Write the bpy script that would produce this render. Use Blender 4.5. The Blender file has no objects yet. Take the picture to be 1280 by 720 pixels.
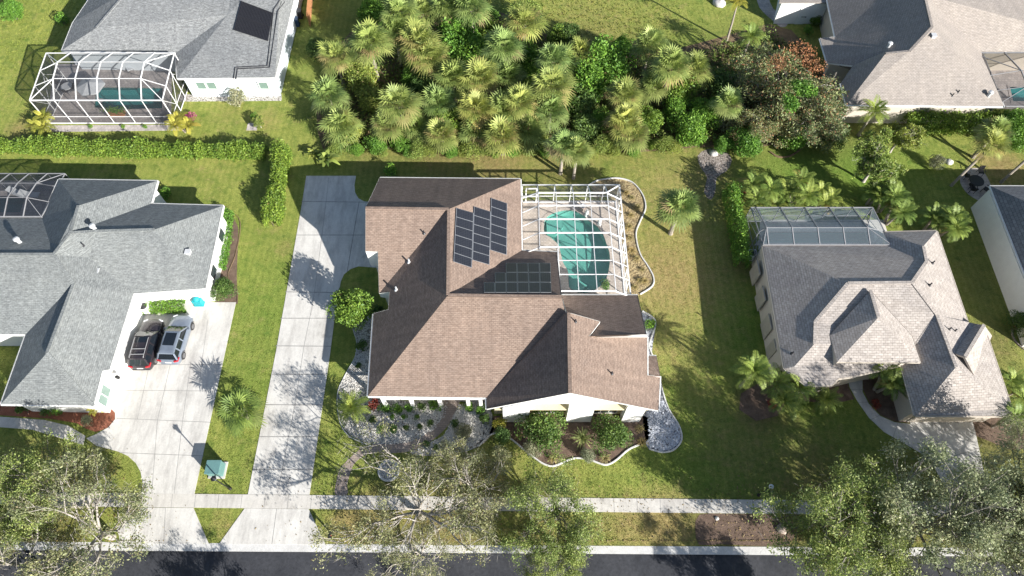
import bpy, math, random
import numpy as np
from mathutils import Vector
from mathutils.geometry import tessellate_polygon
C = bpy.context.scene.collection
R_ = math.radians
# ------------------------------------------------------------------ camera model: photo pixel (1280x720) + height -> world point
TH = R_(29.5); FPX = 820.0; CH = 52.0
ST, CT = math.sin(TH), math.cos(TH)
def W(px, py, h=0.0):
    u = (px-640)/FPX; v = (py-360)/FPX
    t = (CH-h)/(CT+v*ST)
    return Vector((u*t, (ST-v*CT)*t, h))
def onplane(px, py, a, b, c, off=0.0):
    n = (b-a).cross(c-a).normalized()
    if n.z < 0: n = -n
    a = a+n*off
    u = (px-640)/FPX; v = (py-360)/FPX
    d = Vector((u, ST-v*CT, -CT-v*ST)); o = Vector((0, 0, CH))
    return o+d*((a-o).dot(n)/d.dot(n))
def G(pts, h=0.0): return [W(x, y, h) for x, y in pts]

# ------------------------------------------------------------------ objects
def tag(o, label=None, cat=None, group=None, kind=None):
    if label: o['label'] = label
    if cat: o['category'] = cat
    if group: o['group'] = group
    if kind: o['kind'] = kind
    return o
def thing(name, label, cat, loc=(0, 0, 0), rz=0.0, group=None):
    o = bpy.data.objects.new(name, None); C.objects.link(o)
    o.empty_display_size = .3
    o.location = loc; o.rotation_euler = (0, 0, rz)
    return tag(o, label, cat, group)
def root_of(o):
    while o.parent: o = o.parent
    return o
class MB:
    def __init__(s): s.v = []; s.f = []; s.m = []
    def poly(s, pts, m=0):
        b = len(s.v); s.v += [tuple(p) for p in pts]; s.f.append(tuple(range(b, b+len(pts)))); s.m.append(m)
    def box(s, c, size, rz=0.0, m=0):
        x, y, z = (k/2 for k in size); ca, sa = math.cos(rz), math.sin(rz); b = len(s.v)
        for dz in (-z, z):
            for dx, dy in ((-x, -y), (x, -y), (x, y), (-x, y)):
                s.v.append((c[0]+dx*ca-dy*sa, c[1]+dx*sa+dy*ca, c[2]+dz))
        for f in ((3, 2, 1, 0), (4, 5, 6, 7), (0, 1, 5, 4), (1, 2, 6, 5), (2, 3, 7, 6), (3, 0, 4, 7)):
            s.f.append(tuple(b+i for i in f)); s.m.append(m)
    def beam(s, a, b_, w, h, m=0):
        a = Vector(a); b_ = Vector(b_); d = (b_-a)
        if d.length < 1e-5: return
        d.normalize()
        sd = d.cross(Vector((0, 0, 1)))
        if sd.length < 1e-3: sd = Vector((1, 0, 0))
        sd.normalize(); up = sd.cross(d); b = len(s.v)
        for p in (a, b_):
            for q, r in ((-1, -1), (1, -1), (1, 1), (-1, 1)):
                s.v.append(tuple(p+sd*q*w/2+up*r*h/2))
        for f in ((0, 1, 2, 3), (7, 6, 5, 4), (0, 4, 5, 1), (1, 5, 6, 2), (2, 6, 7, 3), (3, 7, 4, 0)):
            s.f.append(tuple(b+i for i in f)); s.m.append(m)
    def tube(s, pts, rad, n=8, m=0, caps=True):
        pts = [Vector(p) for p in pts]
        if not hasattr(rad, '__len__'): rad = [rad]*len(pts)
        b = len(s.v); ref = Vector((.3, .9, .1))
        for i, p in enumerate(pts):
            d = (pts[min(i+1, len(pts)-1)]-pts[max(i-1, 0)]).normalized()
            x = d.cross(ref)
            if x.length < .05: x = d.cross(Vector((1, 0, 0)))
            x.normalize(); y = d.cross(x)
            for k in range(n):
                a = 2*math.pi*k/n
                s.v.append(tuple(p+(x*math.cos(a)+y*math.sin(a))*rad[i]))
        for i in range(len(pts)-1):
            for k in range(n):
                k2 = (k+1) % n
                s.f.append((b+i*n+k, b+i*n+k2, b+(i+1)*n+k2, b+(i+1)*n+k)); s.m.append(m)
        if caps:
            s.f.append(tuple(b+k for k in range(n))); s.m.append(m)
            e = b+(len(pts)-1)*n
            s.f.append(tuple(e+k for k in range(n-1, -1, -1))); s.m.append(m)
    def lathe(s, c, prof, n=16, m=0):   # prof: (r, z)
        b = len(s.v)
        for r, z in prof:
            for k in range(n):
                a = 2*math.pi*k/n; s.v.append((c[0]+r*math.cos(a), c[1]+r*math.sin(a), c[2]+z))
        for i in range(len(prof)-1):
            for k in range(n):
                k2 = (k+1) % n
                s.f.append((b+i*n+k, b+i*n+k2, b+(i+1)*n+k2, b+(i+1)*n+k)); s.m.append(m)
        e = b+(len(prof)-1)*n
        s.f.append(tuple(e+k for k in range(n))); s.m.append(m)
    def prism(s, poly, z0, z1, m=0, top=True, bottom=False, mt=None):
        n = len(poly); b = len(s.v)
        z1s = z1 if hasattr(z1, '__len__') else [z1]*n
        s.v += [(p[0], p[1], z0) for p in poly]+[(p[0], p[1], z) for p, z in zip(poly, z1s)]
        for i in range(n):
            j = (i+1) % n; s.f.append((b+i, b+j, b+n+j, b+n+i)); s.m.append(m)
        if top: s.f.append(tuple(b+n+i for i in range(n))); s.m.append(m if mt is None else mt)
        if bottom: s.f.append(tuple(b+i for i in range(n-1, -1, -1))); s.m.append(m)
    def build(s, name, mats, parent=None, smooth=False, local=False, uv=False, kind=None, bevel=0):
        if not isinstance(mats, (list, tuple)): mats = [mats]
        off = Vector((0, 0, 0))
        if parent is not None and not local: off = root_of(parent).location
        me = bpy.data.meshes.new(name)
        me.from_pydata([(x-off[0], y-off[1], z-off[2]) for x, y, z in s.v], [], s.f)
        for m in mats: me.materials.append(m)
        me.polygons.foreach_set('material_index', s.m)
        if smooth: me.polygons.foreach_set('use_smooth', [True]*len(s.f))
        if uv: plane_uv(me, getattr(s, 'n', None))
        me.update()
        o = bpy.data.objects.new(name, me); C.objects.link(o)
        if parent is not None: o.parent = parent
        if kind: o['kind'] = kind
        if bevel:
            bv = o.modifiers.new('bevel', 'BEVEL'); bv.width = bevel; bv.segments = 2; bv.limit_method = 'ANGLE'
        return o
def plane_uv(me, normals=None):
    me.update()
    L = me.uv_layers.new(name='UVMap').data
    for p in me.polygons:
        n = Vector(normals[p.index]) if normals else p.normal
        if n.z < 0: n = -n
        t = Vector((0, 0, 1)).cross(n)
        t = Vector((1, 0, 0)) if t.length < 1e-3 else t.normalized()
        b = n.cross(t)
        for li in p.loop_indices:
            co = me.vertices[me.loops[li].vertex_index].co
            L[li].uv = (co.dot(t), co.dot(b))
def npmesh(name, V, Q, mats, parent=None, col=None, smooth=False):
    V = np.asarray(V, np.float32); Q = np.asarray(Q, np.int32)
    me = bpy.data.meshes.new(name); k = Q.shape[1]
    me.vertices.add(len(V)); me.vertices.foreach_set('co', V.ravel())
    me.loops.add(Q.size); me.loops.foreach_set('vertex_index', Q.ravel())
    me.polygons.add(len(Q)); me.polygons.foreach_set('loop_start', np.arange(0, Q.size, k, dtype=np.int32))
    try: me.polygons.foreach_set('loop_total', np.full(len(Q), k, np.int32))
    except Exception: pass
    me.update(calc_edges=True)
    if col is not None:
        a = me.color_attributes.new('Col', 'FLOAT_COLOR', 'POINT')
        c4 = np.ones((len(V), 4), np.float32); c4[:, :3] = col; a.data.foreach_set('color', c4.ravel())
    for m in (mats if isinstance(mats, (list, tuple)) else [mats]): me.materials.append(m)
    if smooth: me.polygons.foreach_set('use_smooth', np.ones(len(Q), bool))
    o = bpy.data.objects.new(name, me); C.objects.link(o)
    if parent is not None: o.parent = parent
    return o
def copy_tree(o, parent=None):
    c = o.copy(); C.objects.link(c)
    if parent is not None: c.parent = parent
    for ch in list(o.children): copy_tree(ch, c)
    return c
class Proto:
    def __init__(s, maker, name, crown_h=0.0):
        s.maker = maker; s.name = name; s.root = None; s.h = crown_h
    def place(s, loc, label, cat, group=None, rz=0.0, sc=1.0, name=None):
        if s.root is None:
            s.root = thing(s.name, label, cat); s.maker(s.root); o = s.root
        else:
            o = copy_tree(s.root)
            if 'group' in o: del o['group']
        o.location = loc; o.rotation_euler = (0, 0, rz)
        o.scale = sc if hasattr(sc, '__len__') else (sc, sc, sc)
        if name: o.name = name
        return tag(o, label, cat, group)
    def crown(s, px, py, label, cat, group=None, rz=0.0, sc=1.0, name=None):
        p = W(px, py, s.h*(sc if not hasattr(sc, '__len__') else sc[2])); return s.place((p.x, p.y, 0), label, cat, group, rz, sc, name)
def inset(poly, d):
    n = len(poly); A = sum(poly[i][0]*poly[(i+1) % n][1]-poly[(i+1) % n][0]*poly[i][1] for i in range(n))
    sg = 1 if A > 0 else -1; out = []
    dd = d if hasattr(d, '__len__') else [d]*n      # d[i] belongs to the edge i -> i+1
    for i in range(n):
        p0, p1, p2 = poly[i-1], poly[i], poly[(i+1) % n]
        def nl(a, b):
            x, y = b[0]-a[0], b[1]-a[1]; l = math.hypot(x, y); return (-y/l*sg, x/l*sg)
        n1, n2 = nl(p0, p1), nl(p1, p2); d1, d2 = dd[i-1], dd[i]
        det = n1[0]*n2[1]-n1[1]*n2[0]
        if abs(det) < .15: out.append((p1[0]+n1[0]*d1, p1[1]+n1[1]*d1)); continue
        out.append((p1[0]+(d1*n2[1]-d2*n1[1])/det, p1[1]+(n1[0]*d2-n2[0]*d1)/det))
    return out
def inpoly(X, Y, poly):
    X = np.asarray(X); Y = np.asarray(Y); r = np.zeros(X.shape, bool); n = len(poly); j = n-1
    for i in range(n):
        xi, yi = poly[i][0], poly[i][1]; xj, yj = poly[j][0], poly[j][1]
        c = ((yi > Y) != (yj > Y)) & (X < (xj-xi)*(Y-yi)/((yj-yi) or 1e-9)+xi); r ^= c; j = i
    return r
def smoothline(pts, k=6, closed=False):
    n = len(pts); out = []; rng = range(n if closed else n-1)
    for i in rng:
        g = (lambda q: pts[q % n]) if closed else (lambda q: pts[min(max(q, 0), n-1)])
        p0, p1, p2, p3 = g(i-1), g(i), g(i+1), g(i+2)
        for s in range(k):
            t = s/k
            out.append(tuple(.5*(2*b+(c-a)*t+(2*a-5*b+4*c-d)*t*t+(3*b-a-3*c+d)*t**3) for a, b, c, d in zip(p0, p1, p2, p3)))
    if not closed: out.append(tuple(pts[-1]))
    return out
# ------------------------------------------------------------------ materials
def newmat(name):
    m = bpy.data.materials.new(name); m.use_nodes = True; nt = m.node_tree
    return m, nt, nt.nodes, nt.links, nt.nodes['Principled BSDF']
def rgb(c): return (c[0], c[1], c[2], 1)
def mixc(nt, a, b, f, mode='MIX'):
    n = nt.nodes.new('ShaderNodeMix'); n.data_type = 'RGBA'; n.blend_type = mode
    for s, val in ((0, f), (6, a), (7, b)):
        if hasattr(val, 'is_linked'): nt.links.new(val, n.inputs[s])
        else: n.inputs[s].default_value = val if s == 0 else rgb(val)
    return n.outputs[2]
def noise(nt, vec, scale, detail=4, rough=.6, lo=None, hi=None, dist=0.0):
    n = nt.nodes.new('ShaderNodeTexNoise'); n.inputs['Scale'].default_value = scale
    n.inputs['Detail'].default_value = detail; n.inputs['Roughness'].default_value = rough
    n.inputs['Distortion'].default_value = dist
    if vec is not None: nt.links.new(vec, n.inputs['Vector'])
    if lo is None: return n.outputs[0]
    r = nt.nodes.new('ShaderNodeMapRange'); r.inputs[1].default_value = lo; r.inputs[2].default_value = hi
    nt.links.new(n.outputs[0], r.inputs[0]); return r.outputs[0]
def pos(nt, scale=None):
    g = nt.nodes.new('ShaderNodeNewGeometry').outputs['Position']
    if scale is None: return g
    m = nt.nodes.new('ShaderNodeMapping'); m.inputs['Scale'].default_value = scale; nt.links.new(g, m.inputs[0]); return m.outputs[0]
def uvn(nt, scale=None):
    g = nt.nodes.new('ShaderNodeUVMap').outputs[0]
    if scale is None: return g
    m = nt.nodes.new('ShaderNodeMapping'); m.inputs['Scale'].default_value = scale; nt.links.new(g, m.inputs[0]); return m.outputs[0]
def bump(nt, b, h, dist, strength=.6):
    n = nt.nodes.new('ShaderNodeBump'); n.inputs['Distance'].default_value = dist; n.inputs['Strength'].default_value = strength
    nt.links.new(h, n.inputs['Height']); nt.links.new(n.outputs[0], b.inputs['Normal'])
def mnoise(name, c1, c2, scale=3.0, rough=.8, fine=30.0, fineamt=.25, metal=0.0, spec=.3, bmp=0.0, obj=False):
    m, nt, N, L, b = newmat(name)
    v = pos(nt)
    if obj: v = N.new('ShaderNodeTexCoord').outputs['Object']
    c = mixc(nt, c1, c2, noise(nt, v, scale, 5, .6, .3, .7))
    f = noise(nt, v, fine, 3, .6, .25, .75)
    c = mixc(nt, c, mixc(nt, (.45, .45, .45), (1.5, 1.5, 1.5), f), fineamt, 'MULTIPLY')
    L.new(c, b.inputs['Base Color']); b.inputs['Roughness'].default_value = rough; b.inputs['Metallic'].default_value = metal
    b.inputs['Specular IOR Level'].default_value = spec
    if bmp: bump(nt, b, f, bmp)
    return m
def plain(name, c, rough=.5, metal=0.0, spec=.5, coat=0.0):
    m, nt, N, L, b = newmat(name)
    v = N.new('ShaderNodeTexCoord').outputs['Object']
    L.new(mixc(nt, [k*.88 for k in c], [min(1, k*1.08) for k in c], noise(nt, v, 2.5, 4, .6, .3, .7)), b.inputs['Base Color'])
    b.inputs['Roughness'].default_value = rough; b.inputs['Metallic'].default_value = metal; b.inputs['Specular IOR Level'].default_value = spec
    b.inputs['Coat Weight'].default_value = coat
    return m
def shingle(name, c1, c2, bw=.32, rh=.145, contrast=.5, blotch=.35, dark=.35, streak=.2):
    m, nt, N, L, b = newmat(name); v = uvn(nt)
    br = N.new('ShaderNodeTexBrick'); L.new(v, br.inputs['Vector'])
    br.inputs['Color1'].default_value = rgb(c1); br.inputs['Color2'].default_value = rgb(c2)
    br.inputs['Mortar'].default_value = rgb([k*dark for k in c1]); br.inputs['Scale'].default_value = 1
    br.inputs['Mortar Size'].default_value = .016; br.inputs['Brick Width'].default_value = bw; br.inputs['Row Height'].default_value = rh
    br.inputs['Bias'].default_value = 0
    c = mixc(nt, br.outputs[0], mixc(nt, c1, c2, noise(nt, uvn(nt, (5, 9, 5)), 1, 3, .7, .35, .65)), contrast)
    bl = noise(nt, uvn(nt, (2.2, 4.5, 2)), 1, 3, .65, .3, .7)
    c = mixc(nt, c, mixc(nt, (.5, .5, .5), (1.4, 1.4, 1.4), bl), blotch, 'MULTIPLY')
    stn = noise(nt, uvn(nt, (1.5, .1, 1)), 1, 4, .6, .35, .8)
    c = mixc(nt, c, mixc(nt, (1.15, 1.15, 1.15), (.55, .55, .58), stn), streak, 'MULTIPLY')
    big = noise(nt, v, .25, 3, .6, .3, .7)
    c = mixc(nt, c, mixc(nt, (.82, .82, .84), (1.15, 1.13, 1.1), big), .6, 'MULTIPLY')
    L.new(c, b.inputs['Base Color']); b.inputs['Roughness'].default_value = .9; b.inputs['Specular IOR Level'].default_value = .15
    bump(nt, b, br.outputs[1], -.012, .7)
    return m
def leafmat(name, dark, light, dead=(.16, .10, .045), transl=.22, rough=.55):
    m, nt, N, L, b = newmat(name)
    a = N.new('ShaderNodeAttribute'); a.attribute_name = 'Col'
    s = N.new('ShaderNodeSeparateColor'); L.new(a.outputs['Color'], s.inputs[0])
    c = mixc(nt, dark, light, s.outputs[0])
    c = mixc(nt, c, mixc(nt, (.6, .7, .6), (1.45, 1.35, 1.1), s.outputs[1]), .8, 'MULTIPLY')
    c = mixc(nt, c, dead, s.outputs[2])
    oi = N.new('ShaderNodeObjectInfo')
    c = mixc(nt, c, mixc(nt, (.8, .9, .9), (1.2, 1.1, .95), oi.outputs['Random']), .7, 'MULTIPLY')
    L.new(c, b.inputs['Base Color']); b.inputs['Roughness'].default_value = rough; b.inputs['Specular IOR Level'].default_value = .35
    t = N.new('ShaderNodeBsdfTranslucent'); L.new(c, t.inputs[0])
    mx = N.new('ShaderNodeMixShader'); mx.inputs[0].default_value = transl
    out = N['Material Output']; L.new(b.outputs[0], mx.inputs[1]); L.new(t.outputs[0], mx.inputs[2]); L.new(mx.outputs[0], out.inputs[0])
    return m
def ground_mat(name, blade=False):
    m, nt, N, L, b = newmat(name); v = pos(nt)
    a = N.new('ShaderNodeAttribute'); a.attribute_name = 'Col'
    s = N.new('ShaderNodeSeparateColor'); L.new(a.outputs['Color'], s.inputs[0])
    g = mixc(nt, (.205, .255, .060), (.330, .350, .098), noise(nt, v, .35, 5, .65, .3, .7))
    g = mixc(nt, g, (.115, .185, .040), noise(nt, v, .9, 4, .7, .5, .75))
    g = mixc(nt, g, (.32, .27, .125), noise(nt, v, .55, 6, .75, .56, .8))
    g = mixc(nt, g, (.125, .235, .036), s.outputs[1])                 # lush
    dr = mixc(nt, (.30, .235, .105), (.40, .32, .15), noise(nt, v, 1.6, 5, .7, .3, .7))
    dm = N.new('ShaderNodeMath'); dm.operation = 'MULTIPLY_ADD'; dm.use_clamp = True
    L.new(s.outputs[0], dm.inputs[0]); dm.inputs[1].default_value = 1.6
    ns = N.new('ShaderNodeMath'); ns.operation = 'MULTIPLY_ADD'; L.new(noise(nt, v, 1.1, 5, .7), ns.inputs[0]); ns.inputs[1].default_value = 1.2; ns.inputs[2].default_value = -.9
    L.new(ns.outputs[0], dm.inputs[2])
    dm2 = N.new('ShaderNodeMath'); dm2.operation = 'MULTIPLY'; L.new(dm.outputs[0], dm2.inputs[0])
    st = N.new('ShaderNodeMath'); st.operation = 'MULTIPLY'; st.use_clamp = True; L.new(s.outputs[0], st.inputs[0]); st.inputs[1].default_value = 4
    L.new(st.outputs[0], dm2.inputs[1])
    g = mixc(nt, g, dr, dm2.outputs[0])
    di = mixc(nt, (.10, .065, .045), (.19, .13, .085), noise(nt, v, 2.5, 5, .7, .3, .7))
    g = mixc(nt, g, di, s.outputs[2])
    f = noise(nt, v, 7, 6, .85, .3, .7)
    g = mixc(nt, g, mixc(nt, (.45, .48, .4), (1.5, 1.48, 1.45), f), .75, 'MULTIPLY')
    g = mixc(nt, g, mixc(nt, (.72, .8, .6), (1.22, 1.15, 1.1), noise(nt, v, 2.2, 5, .7, .3, .7)), .7, 'MULTIPLY')
    wv = N.new('ShaderNodeTexWave'); wv.inputs['Scale'].default_value = .52; wv.inputs['Distortion'].default_value = 1.2; wv.inputs['Detail'].default_value = 2; L.new(v, wv.inputs['Vector'])
    g = mixc(nt, g, mixc(nt, (.86, .88, .84), (1.1, 1.08, 1.08), wv.outputs['Fac']), .55, 'MULTIPLY')
    L.new(g, b.inputs['Base Color']); b.inputs['Roughness'].default_value = .85; b.inputs['Specular IOR Level'].default_value = .15
    if blade:
        t = N.new('ShaderNodeBsdfTranslucent'); L.new(g, t.inputs[0]); mx = N.new('ShaderNodeMixShader'); mx.inputs[0].default_value = .3
        L.new(b.outputs[0], mx.inputs[1]); L.new(t.outputs[0], mx.inputs[2]); L.new(mx.outputs[0], N['Material Output'].inputs[0])
    else: bump(nt, b, f, .06, .8)
    return m
def rockmat(name, c1, c2, gap, scale):
    m, nt, N, L, b = newmat(name); v = pos(nt)
    vo = N.new('ShaderNodeTexVoronoi'); vo.inputs['Scale'].default_value = scale; L.new(v, vo.inputs['Vector'])
    sc = N.new('ShaderNodeSeparateColor'); L.new(vo.outputs['Color'], sc.inputs[0])
    c = mixc(nt, c1, c2, sc.outputs[0])
    mr = N.new('ShaderNodeMapRange'); mr.inputs[1].default_value = .35; mr.inputs[2].default_value = .75; L.new(vo.outputs['Distance'], mr.inputs[0])
    c = mixc(nt, c, gap, mr.outputs[0])
    c = mixc(nt, c, mixc(nt, (.65, .65, .65), (1.25, 1.25, 1.25), noise(nt, v, 1.2, 4, .6, .3, .7)), .6, 'MULTIPLY')
    L.new(c, b.inputs['Base Color']); b.inputs['Roughness'].default_value = .85
    bump(nt, b, vo.outputs['Distance'], -.06, .8)
    return m
def pavermat(name, c1, c2, mort, bw=.3, rh=.18):
    m, nt, N, L, b = newmat(name); v = pos(nt)
    br = N.new('ShaderNodeTexBrick'); L.new(v, br.inputs['Vector'])
    br.inputs['Color1'].default_value = rgb(c1); br.inputs['Color2'].default_value = rgb(c2); br.inputs['Mortar'].default_value = rgb(mort)
    br.inputs['Scale'].default_value = 1; br.inputs['Mortar Size'].default_value = .012; br.inputs['Brick Width'].default_value = bw; br.inputs['Row Height'].default_value = rh
    c = mixc(nt, br.outputs[0], mixc(nt, (.6, .6, .62), (1.3, 1.28, 1.22), noise(nt, v, .8, 5, .65, .3, .7)), .7, 'MULTIPLY')
    L.new(c, b.inputs['Base Color']); b.inputs['Roughness'].default_value = .8
    return m
def screenmat(name, fac, c=(.05, .055, .06)):
    m, nt, N, L, b = newmat(name)
    b.inputs['Base Color'].default_value = rgb(c); b.inputs['Roughness'].default_value = .55; b.inputs['Specular IOR Level'].default_value = .4
    t = N.new('ShaderNodeBsdfTransparent'); mx = N.new('ShaderNodeMixShader')
    w = N.new('ShaderNodeTexNoise'); w.inputs['Scale'].default_value = .8
    mr = N.new('ShaderNodeMapRange'); mr.inputs[3].default_value = fac*.8; mr.inputs[4].default_value = fac*1.2
    L.new(w.outputs[0], mr.inputs[0]); L.new(mr.outputs[0], mx.inputs[0])
    L.new(t.outputs[0], mx.inputs[1]); L.new(b.outputs[0], mx.inputs[2]); L.new(mx.outputs[0], N['Material Output'].inputs[0])
    return m
def watermat(name, tint):
    m, nt, N, L, b = newmat(name)
    t = N.new('ShaderNodeBsdfTransparent'); t.inputs[0].default_value = rgb(tint)
    g = N.new('ShaderNodeBsdfGlossy'); g.inputs['Roughness'].default_value = .06
    lw = N.new('ShaderNodeLayerWeight'); lw.inputs[0].default_value = .5
    pw = N.new('ShaderNodeMath'); pw.operation = 'POWER'; pw.inputs[1].default_value = 5; L.new(lw.outputs['Facing'], pw.inputs[0])
    fr = N.new('ShaderNodeMath'); fr.operation = 'MULTIPLY_ADD'; fr.inputs[1].default_value = .6; fr.inputs[2].default_value = .03; L.new(pw.outputs[0], fr.inputs[0])
    bp = N.new('ShaderNodeBump'); bp.inputs['Distance'].default_value = .03; bp.inputs['Strength'].default_value = .5
    L.new(noise(nt, pos(nt), 5, 3, .6), bp.inputs['Height']); L.new(bp.outputs[0], g.inputs['Normal'])
    mx = N.new('ShaderNodeMixShader'); L.new(fr.outputs[0], mx.inputs[0]); L.new(t.outputs[0], mx.inputs[1]); L.new(g.outputs[0], mx.inputs[2])
    L.new(mx.outputs[0], N['Material Output'].inputs[0]); return m
def solarmat(name):
    m, nt, N, L, b = newmat(name); v = uvn(nt)
    br = N.new('ShaderNodeTexBrick'); L.new(v, br.inputs['Vector']); br.offset = 0
    br.inputs['Color1'].default_value = (.011, .013, .019, 1); br.inputs['Color2'].default_value = (.016, .018, .026, 1); br.inputs['Mortar'].default_value = (.05, .052, .06, 1)
    br.inputs['Scale'].default_value = 1; br.inputs['Mortar Size'].default_value = .012; br.inputs['Brick Width'].default_value = .165; br.inputs['Row Height'].default_value = .165
    L.new(br.outputs[0], b.inputs['Base Color']); b.inputs['Roughness'].default_value = .3; b.inputs['Specular IOR Level'].default_value = .3; 0; b.inputs['Specular IOR Level'].default_value = .5
    return m
M = {}
M['brown'] = shingle('brown_shingle', (.228, .166, .132), (.312, .240, .196), contrast=.6, blotch=.45, streak=.45)
M['grey'] = shingle('grey_shingle', (.165, .18, .18), (.285, .30, .295), contrast=.75, blotch=.5, streak=.35)
M['grey_rough'] = shingle('rough_grey_shingle', (.15, .16, .165), (.32, .33, .33), contrast=.8, blotch=.65, streak=.3)
M['tan'] = shingle('tan_shingle', (.345, .31, .28), (.475, .435, .40), bw=.36, rh=.2, contrast=.35, blotch=.4, dark=.5, streak=.3)
M['taupe'] = shingle('taupe_shingle', (.30, .268, .24), (.38, .345, .315), contrast=.5, blotch=.3, streak=.2)
M['slate'] = shingle('slate_shingle', (.17, .175, .185), (.25, .255, .265), bw=.45, rh=.26, contrast=.3, blotch=.3)
M['white'] = mnoise('white_stucco', (.74, .74, .72), (.80, .80, .78), 1.5, .85, 12, .08)
M['cream'] = mnoise('cream_stucco', (.72, .64, .42), (.76, .68, .46), 1.5, .85, 12, .08)
M['beige'] = mnoise('beige_stucco', (.50, .45, .38), (.56, .50, .43), 1.5, .85, 12, .1)
M['bluewhite'] = mnoise('pale_blue_stucco', (.62, .68, .72), (.68, .73, .77), 1.5, .85, 12, .08)
M['trim'] = plain('white_trim', (.78, .78, .76), .5)
M['soffit'] = plain('soffit_white', (.6, .6, .58), .7)
M['blind'] = plain('tan_blind', (.40, .36, .30), .5)
M['glass'] = plain('window_glass', (.03, .045, .05), .08, spec=.8)
M['glassg'] = plain('greenish_glass', (.18, .26, .23), .12, spec=.7)
M['alu'] = plain('white_aluminium', (.82, .82, .82), .4)
M['bronze'] = plain('bronze_aluminium', (.30, .30, .31), .45)
def concrete(name, c1, c2):
    m, nt, N, L, b = newmat(name); v = pos(nt)
    c = mixc(nt, c1, c2, noise(nt, v, .5, 6, .7, .3, .7))
    c = mixc(nt, c, mixc(nt, (.62, .60, .58), (1.04, 1.03, 1.0), noise(nt, pos(nt, (.9, .22, 1)), 1, 6, .75, .32, .55)), .75, 'MULTIPLY')
    c = mixc(nt, c, mixc(nt, (.35, .34, .33), (1, 1, 1), noise(nt, v, .33, 4, .6, .24, .36)), .8, 'MULTIPLY')
    c = mixc(nt, c, mixc(nt, (.7, .7, .7), (1.25, 1.25, 1.25), noise(nt, v, 9, 4, .8, .3, .7)), .35, 'MULTIPLY')
    L.new(c, b.inputs['Base Color']); b.inputs['Roughness'].default_value = .85; b.inputs['Specular IOR Level'].default_value = .25
    return m
M['conc'] = concrete('driveway_concrete', (.53, .515, .49), (.66, .645, .615))
M['walk'] = concrete('sidewalk_concrete', (.50, .48, .445), (.63, .605, .57))
M['kerb'] = mnoise('kerb_concrete', (.52, .51, .49), (.66, .65, .63), 1.2, .85, 8, .25)
M['joint'] = mnoise('joint', (.22, .21, .20), (.36, .35, .33), 2, .9)
M['asphalt'] = mnoise('asphalt', (.034, .036, .043), (.060, .062, .070), .4, .85, 5, .5, bmp=.01)
M['ground'] = ground_mat('lawn_ground'); M['blade'] = ground_mat('lawn_blades', True)
M['rock'] = rockmat('white_river_rock', (.48, .45, .41), (.70, .67, .62), (.22, .20, .175), 7)
M['gravel'] = rockmat('pinkish_gravel', (.24, .20, .175), (.38, .34, .31), (.14, .115, .10), 7)
M['bluerock'] = rockmat('blue_grey_rock', (.36, .37, .40), (.58, .60, .64), (.12, .12, .13), 5)
M['palepav'] = pavermat('white_pavers', (.58, .56, .53), (.66, .64, .61), (.42, .40, .38), .4, .4)
M['straw'] = rockmat('straw_mulch', (.34, .26, .13), (.46, .37, .20), (.22, .16, .08), 6)
M['mulch'] = mnoise('brown_mulch', (.11, .075, .055), (.20, .14, .105), 2, .95, 18, .5, bmp=.05)
M['redmulch'] = mnoise('red_mulch', (.24, .085, .05), (.34, .14, .085), 2, .95, 18, .45, bmp=.05)
M['litter'] = mnoise('leaf_litter', (.12, .085, .05), (.24, .17, .10), 1.5, .95, 14, .6, bmp=.06)
M['paver'] = pavermat('pool_pavers', (.50, .43, .37), (.60, .53, .47), (.30, .26, .22))
M['pathpav'] = pavermat('path_pavers', (.30, .245, .21), (.38, .31, .27), (.18, .15, .13))
M['pinkpav'] = pavermat('pale_pavers', (.42, .38, .36), (.52, .47, .45), (.24, .22, .21), .35, .35)
M['screen'] = screenmat('pale_screen', .12, (.16, .17, .18)); M['screen2'] = screenmat('dark_screen', .45, (.035, .036, .04))
M['screen4'] = screenmat('very_dark_screen', .5, (.03, .033, .04)); M['screen3'] = screenmat('sky_glare_screen', .24, (.30, .37, .42))  # the blue-grey of the second screen has sky glare put into its colour
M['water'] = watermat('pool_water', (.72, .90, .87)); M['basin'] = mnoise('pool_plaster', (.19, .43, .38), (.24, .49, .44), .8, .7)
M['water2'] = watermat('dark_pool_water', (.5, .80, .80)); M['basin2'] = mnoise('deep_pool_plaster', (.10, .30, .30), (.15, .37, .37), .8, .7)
M['solar'] = solarmat('solar_cells'); M['sframe'] = plain('panel_frame', (.42, .43, .45), .35, .6)
M['thermal'] = plain('black_rubber', (.018, .018, .022), .4)
M['black'] = plain('black_metal', (.012, .012, .014), .45); M['dark'] = plain('dark_plastic', (.03, .03, .035), .5)
M['lead'] = plain('grey_vent', (.55, .56, .57), .5)
M['bark'] = mnoise('pale_bark', (.30, .27, .235), (.46, .425, .38), 3, .9, 16, .35, obj=True)
M['oakbark'] = mnoise('grey_bark', (.19, .17, .145), (.31, .285, .25), 3, .9, 16, .35, obj=True)
M['darkbark'] = mnoise('brown_bark', (.10, .075, .055), (.18, .14, .11), 3, .9, 16, .35, obj=True)
M['palmbark'] = mnoise('palm_bark', (.25, .215, .175), (.36, .32, .27), 4, .9, 14, .4, obj=True)
M['wood'] = mnoise('cedar_boards', (.36, .16, .07), (.44, .21, .10), 2, .75, 9, .3)
M['teal'] = plain('teal_cover', (.015, .30, .34), .55)
M['boxgreen'] = plain('utility_green', (.12, .24, .235), .55)
M['cushion'] = plain('white_cushion', (.62, .64, .66), .8)
LF = {}
LF['sabal'] = leafmat('fan_palm_leaf', (.12, .195, .06), (.36, .45, .165), (.36, .27, .14))
LF['sabaly'] = leafmat('yellowing_fan_leaf', (.165, .22, .06), (.43, .47, .16), (.42, .30, .14))
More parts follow.
